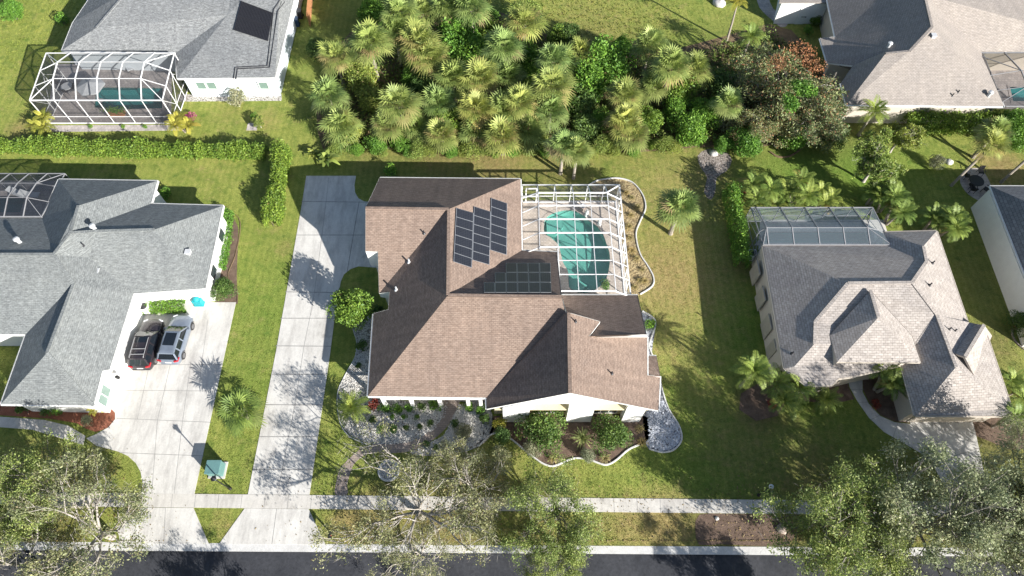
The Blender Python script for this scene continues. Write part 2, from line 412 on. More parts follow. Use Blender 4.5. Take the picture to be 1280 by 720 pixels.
LF['feather'] = leafmat('feather_palm_leaf', (.11, .19, .045), (.28, .36, .09), (.35, .26, .08))
LF['yellowpalm'] = leafmat('golden_palm_leaf', (.26, .28, .05), (.46, .43, .09), (.42, .28, .06))
LF['lush'] = leafmat('bright_leaf', (.07, .17, .03), (.20, .37, .06))
LF['hedge'] = leafmat('hedge_leaf', (.085, .165, .03), (.24, .345, .06))
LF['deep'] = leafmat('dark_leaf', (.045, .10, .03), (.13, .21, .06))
LF['grey'] = leafmat('grey_leaf', (.16, .18, .12), (.36, .37, .27), (.30, .25, .20))
LF['vine'] = leafmat('yellow_green_leaf', (.13, .19, .045), (.34, .40, .10), (.30, .21, .10))
LF['oak'] = leafmat('oak_leaf', (.12, .18, .05), (.42, .47, .17), (.25, .19, .12), transl=.3)
LF['oakg'] = leafmat('silver_oak_leaf', (.20, .23, .13), (.50, .52, .36), (.28, .24, .18), transl=.3)
LF['olive'] = leafmat('olive_leaf', (.14, .155, .075), (.39, .40, .24), (.30, .22, .13), transl=.3)
LF['pink'] = leafmat('pink_flower', (.30, .05, .15), (.45, .13, .27), (.5, .1, .3))
LF['whitefl'] = leafmat('white_flower', (.55, .55, .50), (.78, .78, .74), (.45, .42, .33))
LF['red'] = leafmat('red_leaf', (.16, .03, .03), (.28, .07, .05), (.2, .1, .06))
LF['orange'] = leafmat('orange_blossom', (.30, .11, .06), (.42, .24, .15), (.3, .15, .08))
LF['variegated'] = leafmat('striped_agave_leaf', (.22, .27, .10), (.46, .47, .22), (.4, .34, .15))
LF['straw'] = leafmat('straw_grass', (.30, .24, .11), (.46, .38, .20), (.36, .25, .12))
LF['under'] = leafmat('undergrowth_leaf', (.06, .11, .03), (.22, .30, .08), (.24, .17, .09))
LF['deepfan'] = leafmat('green_fan_leaf', (.08, .14, .04), (.24, .32, .09), (.30, .23, .11))
LF['fallen'] = leafmat('fallen_leaf', (.14, .095, .05), (.30, .22, .12), transl=.0)
LF['bushy'] = leafmat('round_bush_leaf', (.055, .115, .03), (.17, .25, .065))
LF['mixed'] = leafmat('reddish_green_leaf', (.10, .15, .05), (.34, .37, .22), (.42, .17, .10))
# ------------------------------------------------------------------ plants
def unit(v): return v/np.maximum(np.linalg.norm(v, axis=1, keepdims=True), 1e-9)
def leaf_quads(c, rs, size, upb=.5, aspect=.5, jit=.35):
    n = len(c)
    nrm = unit(rs.normal(size=(n, 3))+np.array([0, 0, upb]))
    a = unit(np.cross(nrm, unit(rs.normal(size=(n, 3))))); b = np.cross(nrm, a)
    s = (size*(1+jit*rs.normal(size=(n, 1)))).clip(size*.4, size*1.8)
    V = np.stack([c-a*s*.5, c+b*s*aspect*.5+a*s*.05, c+a*s*.5-nrm*s*.12, c-b*s*aspect*.5+a*s*.05], 1).reshape(-1, 3)
    return V, np.arange(4*n).reshape(n, 4)
def leaf_col(rs, n, clump=None, dead=.03):
    col = np.zeros((n, 3)); col[:, 0] = rs.random(n)
    col[:, 1] = rs.random(n)*.35+(rs.random(n) if clump is None else clump)*.65
    col[:, 2] = (rs.random(n) < dead)*rs.random(n)
    return np.repeat(col, 4, 0)
def fan_palm(root, H, seed, leafm, nleaf=38, R=1.0, trunk=True, dead=.12, lean=(0, 0), trunk_r=.17):
    rs = np.random.RandomState(seed); rnd = random.Random(seed)
    top = Vector((lean[0], lean[1], H))
    mb = MB(); k = 7
    pts = [Vector((lean[0]*(i/k)**1.5, lean[1]*(i/k)**1.5, H*i/k-.05)) for i in range(k+1)]
    mb.tube(pts, [trunk_r*(1.35 if i == 0 else 1.05+.08*rnd.random()-.12*i/k) for i in range(k)]+[trunk_r*1.25], 8)
    for i in range(22):      # leaf boots near the crown
        a = rnd.random()*6.28; z = H-.15-rnd.random()*min(1.1, H*.4); d = Vector((math.cos(a), math.sin(a), 0)); p = Vector((lean[0], lean[1], 0))*(z/H)**1.5+d*trunk_r*.8+Vector((0, 0, z))
        mb.beam(p, p+d*.16+Vector((0, 0, .2)), .09, .03)
    mb.build('trunk', M['palmbark'], root, local=True)
    V, Q, K = [], [], []
    def quad(p, c):
        b = len(V); V.extend([tuple(x) for x in p]); Q.append((b, b+1, b+2, b+3)); K.extend([c]*4)
    for i in range(nleaf):
        f = i/(nleaf-1)
        el = R_(80-98*f+rnd.uniform(-11, 11)); az = i*2.39996+rnd.uniform(-.25, .25)
        d = Vector((math.cos(az)*math.cos(el), math.sin(az)*math.cos(el), math.sin(el)))
        pl = R*rnd.uniform(.55, 1.15); isdead = rnd.random() < dead*(.2+1.8*f)
        c = (rnd.random()*.6+.4*(1-f), rnd.random(), rnd.uniform(.5, 1) if isdead else (rnd.uniform(0, .25) if f > .6 else 0))
        sd = d.cross(Vector((0, 0, 1)));  sd = sd.normalized() if sd.length > .05 else Vector((1, 0, 0))
        up = sd.cross(d).normalized()
        e = top+d*pl+Vector((0, 0, -.10*pl))
        quad((top+sd*.03, top-sd*.03, e-sd*.02, e+sd*.02), (c[0], .9, c[2]))
        d2 = (d+Vector((0, 0, -.26))).normalized(); n2 = sd.cross(d2).normalized(); tw = rnd.uniform(-.35, .35)
        ns = 15; bl = R*rnd.uniform(.8, 1.1)
        for j in range(ns):
            t = (j/(ns-1)-.5)*R_(225); x = d2*math.cos(t)+sd*math.sin(t)
            L = bl*(1-.28*abs(t)/2)*rnd.uniform(.88, 1.08)
            fold = n2*abs(math.sin(t))*.16*L+sd*tw*.1
            mid = e+x*L*.55+fold; tip = e+x*L+fold*.6+Vector((0, 0, -.20*L*rnd.uniform(.4, 1.5)))
            y = (d2*-math.sin(t)+sd*math.cos(t))*L*.055
            quad((e, mid-y, tip, mid+y), (min(1, c[0]+rnd.uniform(-.2, .2)), c[1]*.6+.4*rnd.random(), c[2]))
    npmesh('crown', V, Q, leafm, root, np.array(K))
def feather_palm(root, H, seed, leafm, nf=16, L=1.9, stems=1, spread=0.0, leaflet=.42, trunk_r=.10, lean=(0, 0), dead=.05, droop=.85):
    rnd = random.Random(seed); V, Q, K = [], [], []
    def quad(p, c):
        b = len(V); V.extend([tuple(x) for x in p]); Q.append((b, b+1, b+2, b+3)); K.extend([c]*4)
    for s in range(stems):
        a0 = 6.28*s/max(1, stems)+rnd.random(); h = H*(1 if s == 0 else rnd.uniform(.6, .95)); off = Vector((math.cos(a0), math.sin(a0), 0))*spread*(1 if stems > 1 else 0)
        top = Vector((lean[0], lean[1], h))+off*1.6
        mb = MB(); mb.tube([off*.3, off*.8+Vector((lean[0]*.35, lean[1]*.35, h*.5)), top], [trunk_r*1.4, trunk_r, trunk_r*.8], 8)
        mb.build('trunk', M['palmbark'], root, local=True)
        for i in range(nf):
            f = i/(nf-1); az = i*2.39996+rnd.uniform(-.2, .2); el = R_(78-85*f)
            isd = rnd.random() < dead*(.3+1.6*f); c0 = (rnd.random()*.7+.3*(1-f), rnd.random(), rnd.uniform(.4, 1) if isd else rnd.uniform(0, .12))
            hd = Vector((math.cos(az), math.sin(az), 0)); p = top.copy(); LL = L*rnd.uniform(.8, 1.1); n = 9; path = [p.copy()]
            for j in range(n):
                e2 = el-droop*(j/n)**1.3*1.5
                p = p+(hd*math.cos(e2)+Vector((0, 0, math.sin(e2))))*LL/n; path.append(p.copy())
            sd = hd.cross(Vector((0, 0, 1))).normalized()
            for j in range(n): quad((path[j]-sd*.02, path[j]+sd*.02, path[j+1]+sd*.012, path[j+1]-sd*.012), (c0[0], 1, c0[2]))
            for j in range(2*n):
                t = (j+1.5)/(2*n+1.5); k = min(int(t*n), n-1); q = path[k].lerp(path[k+1], t*n-k); d = (path[k+1]-path[k]).normalized(); up = sd.cross(d)
                ll = leaflet*(math.sin(math.pi*min(1, .12+.88*t))**.6)*rnd.uniform(.85, 1.1)
                for sg in (-1, 1):
                    x = (sd*sg*.85+d*.5+up*.25).normalized(); tip = q+x*ll+Vector((0, 0, -.28*ll)); y = d*ll*.11; md = q+x*ll*.5+up*.02
                    quad((q, md-y, tip, md+y), (min(1, max(0, c0[0]+rnd.uniform(-.2, .2))), c0[1]*.7+.3*rnd.random(), c0[2]))
    npmesh('crown', V, Q, leafm, root, np.array(K))
def rosette(root, seed, leafm, n=46, L=.9, w=.10, H=.15, elr=(85, 5), droop=.35, part='blades'):
    rnd = random.Random(seed); V, Q, K = [], [], []
    for i in range(n):
        f = i/(n-1); az = i*2.39996+rnd.uniform(-.2, .2); el = R_(elr[0]+(elr[1]-elr[0])*f+rnd.uniform(-6, 6)); l = L*rnd.uniform(.75, 1.1)
        d = Vector((math.cos(az)*math.cos(el), math.sin(az)*math.cos(el), math.sin(el))); sd = Vector((-math.sin(az), math.cos(az), 0))
        o = Vector((0, 0, H)); m = o+d*l*.5; t = o+d*l+Vector((0, 0, -droop*l)); b = len(V)
        V += [tuple(x) for x in (o-sd*w*.4, o+sd*w*.4, m+sd*w*.55, m-sd*w*.55, t)]
        V.append(tuple(t+sd*.01)); Q += [(b, b+1, b+2, b+3), (b+3, b+2, b+5, b+4)]
        K += [(rnd.random(), rnd.random(), rnd.random()*.2)]*6
    npmesh(part, V, Q, leafm, root, np.array(K))
def broadleaf(root, seed, leafm, bark, H=6.0, R=3.0, trunk_h=1.6, trunk_r=.2, k0=6, nl=70, size=.2, sig=.10, levels=3, bare=.0, dead=.04, flat=.65, clump_extra=0, upb=.5, leaf_part='crown'):
    rs = np.random.RandomState(seed); rnd = random.Random(seed); mb = MB(); tips = []
    L0 = R*.5
    def grow(p, d, L, r, lv):
        pts = [p]; q = p
        for i in range(3):
            d = (d+Vector((rnd.gauss(0, .16), rnd.gauss(0, .16), rnd.gauss(.02, .10)))).normalized(); q = q+d*L/3; pts.append(q)
        mb.tube(pts, [r, r*.85, r*.72, r*.58], 6 if lv < 1 else (5 if lv < 2 else 4), caps=False)
        if lv >= levels: tips.append(q); return
        for j in range(5 if lv < 2 else 4):
            st = pts[3] if j < 2 else pts[2 if j == 2 else 1]
            az = rnd.random()*6.28; sp = rnd.uniform(.45, 1.0)
            x = d.cross(Vector((.2, .3, 1))).normalized(); y = d.cross(x)
            nd = (d+(x*math.cos(az)+y*math.sin(az))*sp); nd.z *= flat; nd.z += .10
            grow(st, nd.normalized(), L*rnd.uniform(.55, .8), r*.5, lv+1)
    mb.tube([Vector((0, 0, -.1)), Vector((rnd.gauss(0, .06), rnd.gauss(0, .06), trunk_h*.5)), Vector((0, 0, trunk_h))], [trunk_r*1.35, trunk_r, trunk_r*.95], 9)
    for i in range(k0):
        az = 6.28*i/k0+rnd.uniform(-.4, .4); el = rnd.uniform(.35, 1.15) if i else 1.45
        d = Vector((math.cos(az)*math.cos(el), math.sin(az)*math.cos(el), math.sin(el)*(H-trunk_h)/R*.9)).normalized()
        grow(Vector((0, 0, trunk_h-.1*rnd.random())), d, L0*rnd.uniform(.8, 1.15), trunk_r*.55, 1)
    mb.build('trunk', bark, root, local=True, smooth=True)
    T = np.array([tuple(t) for t in tips]); T = T[rs.random(len(T)) > bare]
    cl = rs.random(len(T)); n = len(T)*nl
    ctr = np.repeat(T, nl, 0)+rs.normal(size=(n, 3))*np.array([sig, sig, sig*.6])*R; cl = np.repeat(cl, nl)
    keep = (ctr[:, 2] > .25) & (rs.random(n) < np.repeat(rs.uniform(.35, 1, len(T)), nl)); ctr = ctr[keep]; cl = cl[keep]
    V, Q = leaf_quads(ctr, rs, size, upb)
    npmesh(leaf_part, V, Q, leafm, root, leaf_col(rs, len(ctr), cl, dead))
    T2 = np.array([tuple(t) for t in tips]); nt_ = 9; c = np.repeat(T2, nt_, 0)+rs.normal(size=(len(T2)*nt_, 3))*np.array([.06, .06, .04])*R
    V, Q = leaf_quads(c, rs, .42*R/6+.12, .3, .032, .3); npmesh('twigs', V, Q, bark, root)['kind'] = 'stuff'
def bush(root, seed, leafm, R=(1, 1, .8), n=2200, size=.16, lumps=12, dead=.02, zc=None, stems=True, part='foliage', flower=None, bark='darkbark'):
    rs = np.random.RandomState(seed); R = np.array(R, float); zc = R[2]*.95 if zc is None else zc
    ld = unit(rs.normal(size=(lumps, 3))*np.array([1, 1, .7])+np.array([0, 0, .25])); lc = ld*R*rs.uniform(.35, .75, (lumps, 1)); lr = rs.uniform(.38, .6, lumps)
    cr = rs.random(lumps); k = rs.randint(0, lumps, n)
    d = unit(rs.normal(size=(n, 3))+np.array([0, 0, .35])); c = lc[k]+d*R*lr[k][:, None]*rs.uniform(.72, 1.08, (n, 1)); c[:, 2] += zc
    keep = c[:, 2] > .04; c = c[keep]; k = k[keep]
    V, Q = leaf_quads(c, rs, size, .6)
    col = leaf_col(rs, len(c), cr[k], dead); npmesh(part, V, Q, leafm, root, col)
    if flower is not None:
        f = rs.random(len(c)) < .12
        V, Q = leaf_quads(c[f]*np.array([1.03, 1.03, 1.05]), rs, size*1.1, .8); npmesh('blossom', V, Q, flower, root, leaf_col(rs, int(f.sum())))
    if stems:
        mb = MB(); rnd = random.Random(seed)
        for i in range(6):
            j = rnd.randrange(lumps); t = Vector(lc[j])*.8+Vector((0, 0, zc)); t.z = max(t.z, .2)
            mb.tube([Vector((rnd.gauss(0, .07), rnd.gauss(0, .07), -.03)), t*.5+Vector((0, 0, .05)), t], [.05*R[0]+.01, .035*R[0]+.008, .015], 5, caps=False)
        mb.build('stem', M[bark], root, local=True)
def hedge(name, label, pts, width, height, leafm, seed, per=520, size=.15, lump=.42, cat='hedge'):
    rs = np.random.RandomState(seed); P = [W(x, y, 0) for x, y in pts]; o = thing(name, label, cat, P[0])
    segs = [(P[i], P[i+1], (P[i+1]-P[i]).length) for i in range(len(P)-1)]; out = []; cls = []
    mb = MB()
    for a, b, l in segs:
        n = int(per*l); t = rs.random(n); d = (b-a)/l; nx = np.array([-d.y, d.x, 0])
        base = np.array(a)+np.outer(t, np.array(b-a)); s = t*l
        ph = rs.random()*9; und = 1+lump*sum(np.sin(s*f_+rs.random()*9)*a_ for f_, a_ in ((.53, .35), (1.37, .3), (2.9, .22), (5.3, .15), (.21, .3)))+rs.normal(size=n)*.10
        ang = rs.uniform(-.25, math.pi+.25, n); rr = rs.uniform(.7, 1.08, n)
        off = np.cos(ang)*rr*width/2*und; z = np.maximum(.05, np.sin(ang)**.6*rr*height*und if False else np.abs(np.sin(ang))**.6*rr*height*und)
        c = base+off[:, None]*nx; c[:, 2] = z; out.append(c); cls.append((np.sin(s*1.7+ph)*.25+.5+np.sin(s*5.1)*.25).clip(0, 1))
        q = 0
        while q < l:
            p = a+d*q; mb.tube([p+Vector((0, 0, -.02)), p+Vector((0, 0, height*.75))], [.035, .02], 5, caps=False); q += .6
    c = np.concatenate(out); cl = np.concatenate(cls); c = c-np.array(P[0])
    V, Q = leaf_quads(c, rs, size, .6); npmesh('foliage', V, Q, leafm, o, leaf_col(rs, len(c), cl, .02))
    mb.build('stem', M['darkbark'], o)
    return o
# ------------------------------------------------------------------ the setting
def struct(name, mb, mats, **k): return mb.build(name, mats, None, kind='structure', **k)
def xy(pts): return [(p.x, p.y) for p in G(pts)]
def kl(x): return 678.5+.0052*x       # kerb back line in the photo
def kf(x): return 684.3+.0080*x       # kerb front line
def swt(x): return 615.0+.0103*x
def swb(x): return 632.0+.0107*x
HARD = []                              # polygons no grass grows on (world xy)
PATCH = [(150,205,8,.22,0,0),(270,215,7,.25,0,0),(40,110,9,.25,0,0),(740,20,12,.35,0,0),(820,20,7,.3,0,0),(310,430,6,.2,0,0),(930,560,6,.42,0,.15),(1000,570,6,.4,0,.15),(880,500,5,.35,0,0),  # px, py, radius m, dry, lush, dirt
 (835,345,8,.8,0,0),(850,245,8,.55,0,0),(850,300,8,.6,0,0),(835,430,7,.5,0,0),(870,400,6,.45,0,0),(560,205,5,.5,0,.35),(700,200,6,.5,0,.25),(470,200,4,.2,0,.4),(620,205,5,.7,0,.3),
 (285,140,4,.35,0,0),(260,190,4,.3,0,0),(330,150,3,.45,0,0),(800,215,5,.35,0,.1),(1255,210,4,.8,0,.2),(1240,225,2,.6,0,.1),
 (1080,215,6,0,.8,0),(1000,205,5,0,.8,0),(1130,200,5,0,.4,0),(870,60,5,0,.3,0),(1020,540,8,0,.5,.0),(920,590,7,0,.6,0),(860,520,6,0,.4,0),(840,600,4,0,.3,0),
 (470,655,5,.7,0,0),(440,655,3,.8,0,0),(830,655,3.5,.95,0,0),(790,655,3,.75,0,0),(760,655,3,.5,0,0),(275,650,1.2,.55,0,0),(290,665,1.2,.6,0,0),(330,660,1,.4,0,0),
 (905,660,2.4,0,0,1),(930,662,2.4,0,0,1),(955,665,2.4,0,0,1),(890,650,1.5,0,0,.8),(985,665,2.5,0,0,.8),(950,510,2.3,0,0,.9),(935,500,1.5,0,0,.8),
 (890,205,2.4,0,0,.8),(885,230,1.5,.2,0,.4),(550,140,9,0,0,.9),(650,120,9,0,0,.9),(750,110,9,0,0,.9),(480,110,6,0,0,.8),(850,130,7,0,0,.8),(960,110,9,0,0,.8),(1020,140,6,0,0,.7),
 (420,30,6,0,.3,.25),(400,100,4,0,.3,.2),(340,380,6,0,.35,0),(300,300,6,.2,0,0),(310,480,5,0,.3,0),(355,310,1.6,.4,0,.1),(1230,430,4,0,0,.55),(1215,350,5,0,.2,.35),(1240,540,4,0,0,.7),(925,400,5,0,.5,.0),(935,330,2.5,0,.3,.5),
 (15,60,6,0,.0,0),(120,165,3,.3,0,0),(25,160,2,.6,0,.2),(450,600,3,.15,.2,0),(90,600,5,.45,0,.1),(30,600,5,.5,0,.25),(60,660,5,.4,0,.3),(560,660,5,.6,0,.3),(600,600,5,.45,0,.25),(680,650,5,.4,0,.25),(520,600,3,.5,0,.2),
 (1060,660,8,.2,0,.6),(1150,640,7,.1,0,.45)]
def gattr(X, Y):
    A = np.zeros(X.shape+(3,))
    for px, py, r, a, b, c in PATCH:
        p = W(px, py); g = np.exp(-((X-p.x)**2+(Y-p.y)**2)/(2*(r*.6)**2))
        for i, k in enumerate((a, b, c)):
            if k: A[..., i] = np.maximum(A[..., i], g*k)
    return A.clip(0, 1)
kA, kB = W(-200, kl(-200)), W(1480, kl(1480))
def ks(x): return kA.y+(kB.y-kA.y)*(x-kA.x)/(kB.x-kA.x)
POOLS = {}
POOLS['main'] = smoothline([(680,283),(683,272),(696,265),(713,263),(727,268),(736,276),(747,284),(754,294),(758,305),(762,318),(761.5,334),(758,347),(749,359),(738,365.5),(724,366.5),(713,362),(710.5,353),(710,340),(704,329),(701,318),(698,307),(689,298),(681,292)], 4, True)
POOLS['nw'] = [(121,109),(204,110),(203,136),(160,137),(118,135)]
POOLS['right'] = [(962,290),(1088,290),(1088,304),(950,304)]
POOLS['ne'] = [(1262,109),(1400,109),(1400,127),(1266,127)]
POOLS['west'] = [(-60,246),(32,246),(26,266),(-70,266)]
POOLW = {k: xy(v) for k, v in POOLS.items()}
DECK = {'main': [(645,251),(772,250.7),(785,384),(692,384),(690,338),(645,338)], 'nw': [(69,80),(215,80),(214,155),(58,155)],
        'ne': [(1234,70),(1420,70),(1420,136),(1246,136)], 'right': [(950,275),(1104,275),(1112,300),(1112,312),(948,312)], 'west': [(-90,226),(70,226),(55,272),(-100,272)]}
xs = np.unique(np.concatenate([np.linspace(-600, -66, 12), np.arange(-66, 66, .7), np.linspace(66, 600, 12)]))
ts = np.concatenate([np.arange(0, 82, .7), np.linspace(84, 700, 14)])
XX, TT = np.meshgrid(xs, ts); YY = ks(XX)+TT
VV = np.stack([XX, YY, np.zeros_like(XX)], -1).reshape(-1, 3); ncol = len(xs); nr = len(ts)
ii = (np.arange(nr-1)[:, None]*ncol+np.arange(ncol-1)[None]).ravel(); QQ = np.stack([ii, ii+1, ii+1+ncol, ii+ncol], 1)
bad = np.zeros(len(QQ), bool)
for k, poly in POOLW.items():
    cells = VV[QQ]; lo = cells.min(1); hi = cells.max(1)
    for fx in (0, .5, 1):
        for fy in (0, .5, 1):
            bad |= inpoly(lo[:, 0]*(1-fx)+hi[:, 0]*fx, lo[:, 1]*(1-fy)+hi[:, 1]*fy, poly)
QQ = QQ[~bad]
g = npmesh('ground', VV, QQ, M['ground'], None, gattr(XX, YY).reshape(-1, 3)); g['kind'] = 'structure'

def sheet(name, pts, z, mat, world=False, hard=True, holes=(), thick=.0, joints=None, kind='structure'):
    P = [Vector((p[0], p[1], z)) for p in (pts if world else xy(pts))]
    mb = MB()
    if holes:
        loops = [P]+[[Vector((p[0], p[1], z)) for p in h] for h in holes]; flat = [p for l in loops for p in l]
        for t in tessellate_polygon(loops):
            a, b, c = (flat[i] for i in t)
            mb.poly((a, b, c) if (b-a).cross(c-a).z > 0 else (a, c, b))
    else:
        flat = P
        for t in tessellate_polygon([P]):
            a, b, c = (flat[i] for i in t); mb.poly((a, b, c) if (b-a).cross(c-a).z > 0 else (a, c, b))
    n = len(P); A = sum(P[i].x*P[(i+1) % n].y-P[(i+1) % n].x*P[i].y for i in range(n))
    for i in range(n):
        a, b = P[i], P[(i+1) % n]
        if A < 0: a, b = b, a
        mb.poly((Vector((a.x, a.y, -.03)), Vector((b.x, b.y, -.03)), b, a))
    mats = [mat]
    if joints:
        mats.append(M['joint'])
        for a, b, w in joints:
            a = W(*a); b = W(*b); d = (b-a).normalized(); s = Vector((-d.y, d.x, 0))*w/2
            mb.poly([Vector((q.x, q.y, z+.004)) for q in (a-s, b-s, b+s, a+s)], 1)
    if hard: HARD.append([(p.x, p.y) for p in P])
    o = mb.build(name, mats, None)
    if kind: o['kind'] = kind
    return o
# road, kerb, pavement
x0, x1 = -420., 420.
r0, r1 = kA.x, kB.x
def line(f, x): 
    a, b = W(-200, f(-200)), W(1480, f(1480)); return a.y+(b.y-a.y)*(x-a.x)/(b.x-a.x)
mb = MB(); mb.poly([(x0, line(kf, x0)-8.2, -.125), (x1, line(kf, x1)-8.2, -.125), (x1, line(kf, x1), -.125), (x0, line(kf, x0), -.125)]); struct('road', mb, M['asphalt'])
mb = MB(); mb.poly([(x0, line(kf, x0)-400, -.02), (x1, line(kf, x1)-400, -.02), (x1, line(kf, x1)-8.9, -.02), (x0, line(kf, x0)-8.9, -.02)])
o = struct('verge', mb, M['ground'])
for far in (0, 1):
    mb = MB()
    if not far:
        A = [(line(kl, x0), .016), (line(kf, x0)+.42, .012), (line(kf, x0)+.30, -.03), (line(kf, x0)+.22, -.095), (line(kf, x0), -.118), (line(kf, x0)-.02, -.16)]
        B = [(line(kl, x1), .016), (line(kf, x1)+.42, .012), (line(kf, x1)+.30, -.03), (line(kf, x1)+.22, -.095), (line(kf, x1), -.118), (line(kf, x1)-.02, -.16)]
    else:
        A = [(line(kf, x0)-8.15, -.16), (line(kf, x0)-8.2, -.118), (line(kf, x0)-8.4, -.09), (line(kf, x0)-8.5, .01), (line(kf, x0)-8.95, .012), (line(kf, x0)-8.96, -.1)]
        B = [(line(kf, x1)-8.15, -.16), (line(kf, x1)-8.2, -.118), (line(kf, x1)-8.4, -.09), (line(kf, x1)-8.5, .01), (line(kf, x1)-8.95, .012), (line(kf, x1)-8.96, -.1)]
    for i in range(5):
        n = 1
        mb.poly([(x0, A[i+1][0], A[i+1][1]), (x1, B[i+1][0], B[i+1][1]), (x1, B[i][0], B[i][1]), (x0, A[i][0], A[i][1])])
    if not far:
        for px in range(-190, 1480, 41):
            a = W(px, kl(px)); b = W(px+1.5, kf(px)); mb.poly([(a.x, a.y, .021), (a.x+.03, a.y, .021), (a.x+.03, b.y+.42, .017), (a.x, b.y+.42, .017)], 1)
    struct('kerb', mb, [M['kerb'], M['joint']])
HARD.append([(x0, line(kl, x0)-20), (x1, line(kl, x1)-20), (x1, line(kl, x1)), (x0, line(kl, x0))])
sj = [((x, swt(x)), (x-.12*(x-640)*.0+(-2 if x < 640 else 1), swb(x)), .03) for x in range(-190, 1480, 29)]
sheet('sidewalk', [(-200, swt(-200)), (1480, swt(1480)), (1480, swb(1480)), (-200, swb(-200))], .034, M['walk'], joints=sj)
# long driveway of the brown-roofed house
dj = [((377,252),(460,253),.075),((371,294),(475,294),.075),((357,365),(424,366),.075),((351,398),(419,398),.075),((345,432.5),(414,433),.075),((340,468),(408,468),.075),((332,506),(403,506.5),.075),((324,546),(397,546),.075),((316,587),(392,587),.075),
      ((449,252),(434,340),.075),((411,222),(408,250),.03),((408,250),(403,290),.04),((403,290),(398,330),.04),((398,330),(391,380),.04),((391,380),(380,433),.04),((380,433),(369,505),.04),((369,505),(361,545),.04),((361,545),(347,617),.04)]
sheet('driveway', [(383,220),(445,220),(443,232),(444,241),(448,248),(455,252),(475,253),(475,335),(448,333),(438,336.5),(430,343),(426,352),(424,364),(418,400),(413,440),(387,618.5),(310,618),(345,440),(377,258)], .03, M['conc'], joints=dj)
sheet('driveway', [(306,635.5),(386,636.5),(407,680.7),(274,680)], .03, M['conc'], joints=[((346,636),(340,680.4),.04)])
# neighbour's driveway
nj = [((160,456),(279,456),.04),((148,488),(272,489),.04),((146,523),(264,528),.04),((150,566),(255,570),.04),((187,456),(172,524),.035),((213,456),(197,526),.035),((239,452),(228,530),.035),((260,400),(250,470),.035),((197,526),(190,616),.035),((228,530),(218,617),.035)]
sheet('driveway', [(258,378),(295,378),(243,618),(177,617),(178.5,604),(176,590),(170,579),(160,570),(148,564.5),(120,557),(108,548),(120,543),(136,534),(144,524),(144,516),(138,510),(118,505),(163,372)], .03, M['conc'], joints=nj)
sheet('driveway', [(172,634.5),(242,635),(261,679.5),(150,679),(149,670),(146,662)], .03, M['conc'], joints=[((207,635),(205,679.6),.04)])
sheet('path', [(-60,517),(0,521),(55,525),(85,532),(107,545),(104,556),(70,546),(40,537),(0,534),(-60,533)], .026, M['walk'])
sheet('mulch_bed', [(-60,500),(118,503),(130,508),(141,512),(145,519),(143,527),(134,535),(120,540),(108,536),(96,529),(60,523),(0,519),(-60,516)], .012, M['redmulch'])
# right neighbour's drive and walk
sheet('driveway', [(1138,515),(1212,515),(1219,540),(1232,600),(1243,626),(1190,626),(1165,579),(1150,566),(1128,553),(1105,540),(1086,522),(1072,502),(1062,484),(1058,462),(1078,462),(1078,490),(1086,505),(1100,520),(1118,528),(1138,530)], .03, M['conc'],
      joints=[((1063,487),(1079,487),.03),((1072,503),(1085,503),.03),((1088,525),(1100,519),.03),((1116,547),(1122,529),.03),((1165,579),(1224,560),.04),((1146,530),(1216,528),.03)])
sheet('mulch_bed', [(1078,462),(1136,462),(1145,520),(1140,529),(1118,527),(1101,519),(1087,504),(1079,488)], .012, M['mulch'])
sheet('mulch_bed', [(1008,478),(1042,482),(1058,468),(1061,484),(1068,499),(1040,505),(1012,502),(985,497),(972,520),(945,526),(924,512),(926,492),(950,478)], .012, M['mulch'])
sheet('mulch_bed', smoothline([(874,643.5),(905,642.5),(950,643.5),(985,645),(992,660),(986,681),(940,682),(900,680),(874,681),(869,662)], 2, True), .008, M['mulch'])
sheet('mulch_bed', [(1211,520),(1280,512),(1300,560),(1262,562),(1238,552),(1220,545)], .012, M['mulch'])
# front garden
sheet('rock_bed', smoothline([(456,398),(441,410),(446,428),(444,446),(432,468),(423,492),(425,522),(434,541),(450,550),(468,556),(500,557),(540,545),(556,527),(566,508),(570,503),(580,503),(574,520),(562,538),(540,553),(512,566),(540,570),(575,566),(600,557),(612,546),(618,530),(610,505),(600,495),(470,495),(470,398)], 3, True), .012, M['rock'])
sheet('path', smoothline([(556,500),(554,519),(544,532.5),(527,546),(510,553),(490,555.5),(468,555),(455,559.5),(447,563.6),(438,572),(430,580),(424.6,587),(421,600),(419,618),(434,618),(434,606),(437,594),(442,581),(450,573),(458,568),(468,566),(485,566.5),(503,565.6),(516,563.5),(528,559),(550,542.5),(565,525),(572,508),(574,500)], 3, True), .018, M['pathpav'])
sheet('mulch_bed', smoothline([(600,556),(612.7,544),(625,542),(640,549.6),(655,562),(667.5,571.8),(678,579),(688.6,582.7),(697,581),(705.5,577.5),(718,572.8),(735,573.9),(746,578),(756,581),(764,579),(773,572.8),(785.6,562),(799,556),(808,552),(806,520),(618,520),(604,540)], 3, True), .012, M['mulch'])
sheet('rock_bed', smoothline([(803,505),(806,545),(811,561),(828,565.4),(842.6,562),(852,549.6),(849,532.7),(836,511.6),(828,488),(822,470),(815,440),(819,410),(812,395),(800,392),(806,440)], 3, True), .012, M['bluerock'])
sheet('straw_bed', smoothline([(740,229),(757,224.5),(773,223.5),(790,229),(803,244),(806.5,260),(800,277),(795,293),(800,317),(810,333),(817,347),(814,358),(800,367.5),(783,369),(765,251),(745,249)], 3, True), .010, M['straw'])
sheet('rock_bed', smoothline([(872,195),(885,186),(905,188),(915,200),(908,214),(896,222),(894,240),(888,250),(880,240),(884,222),(876,210)], 2, True), .008, M['gravel'])
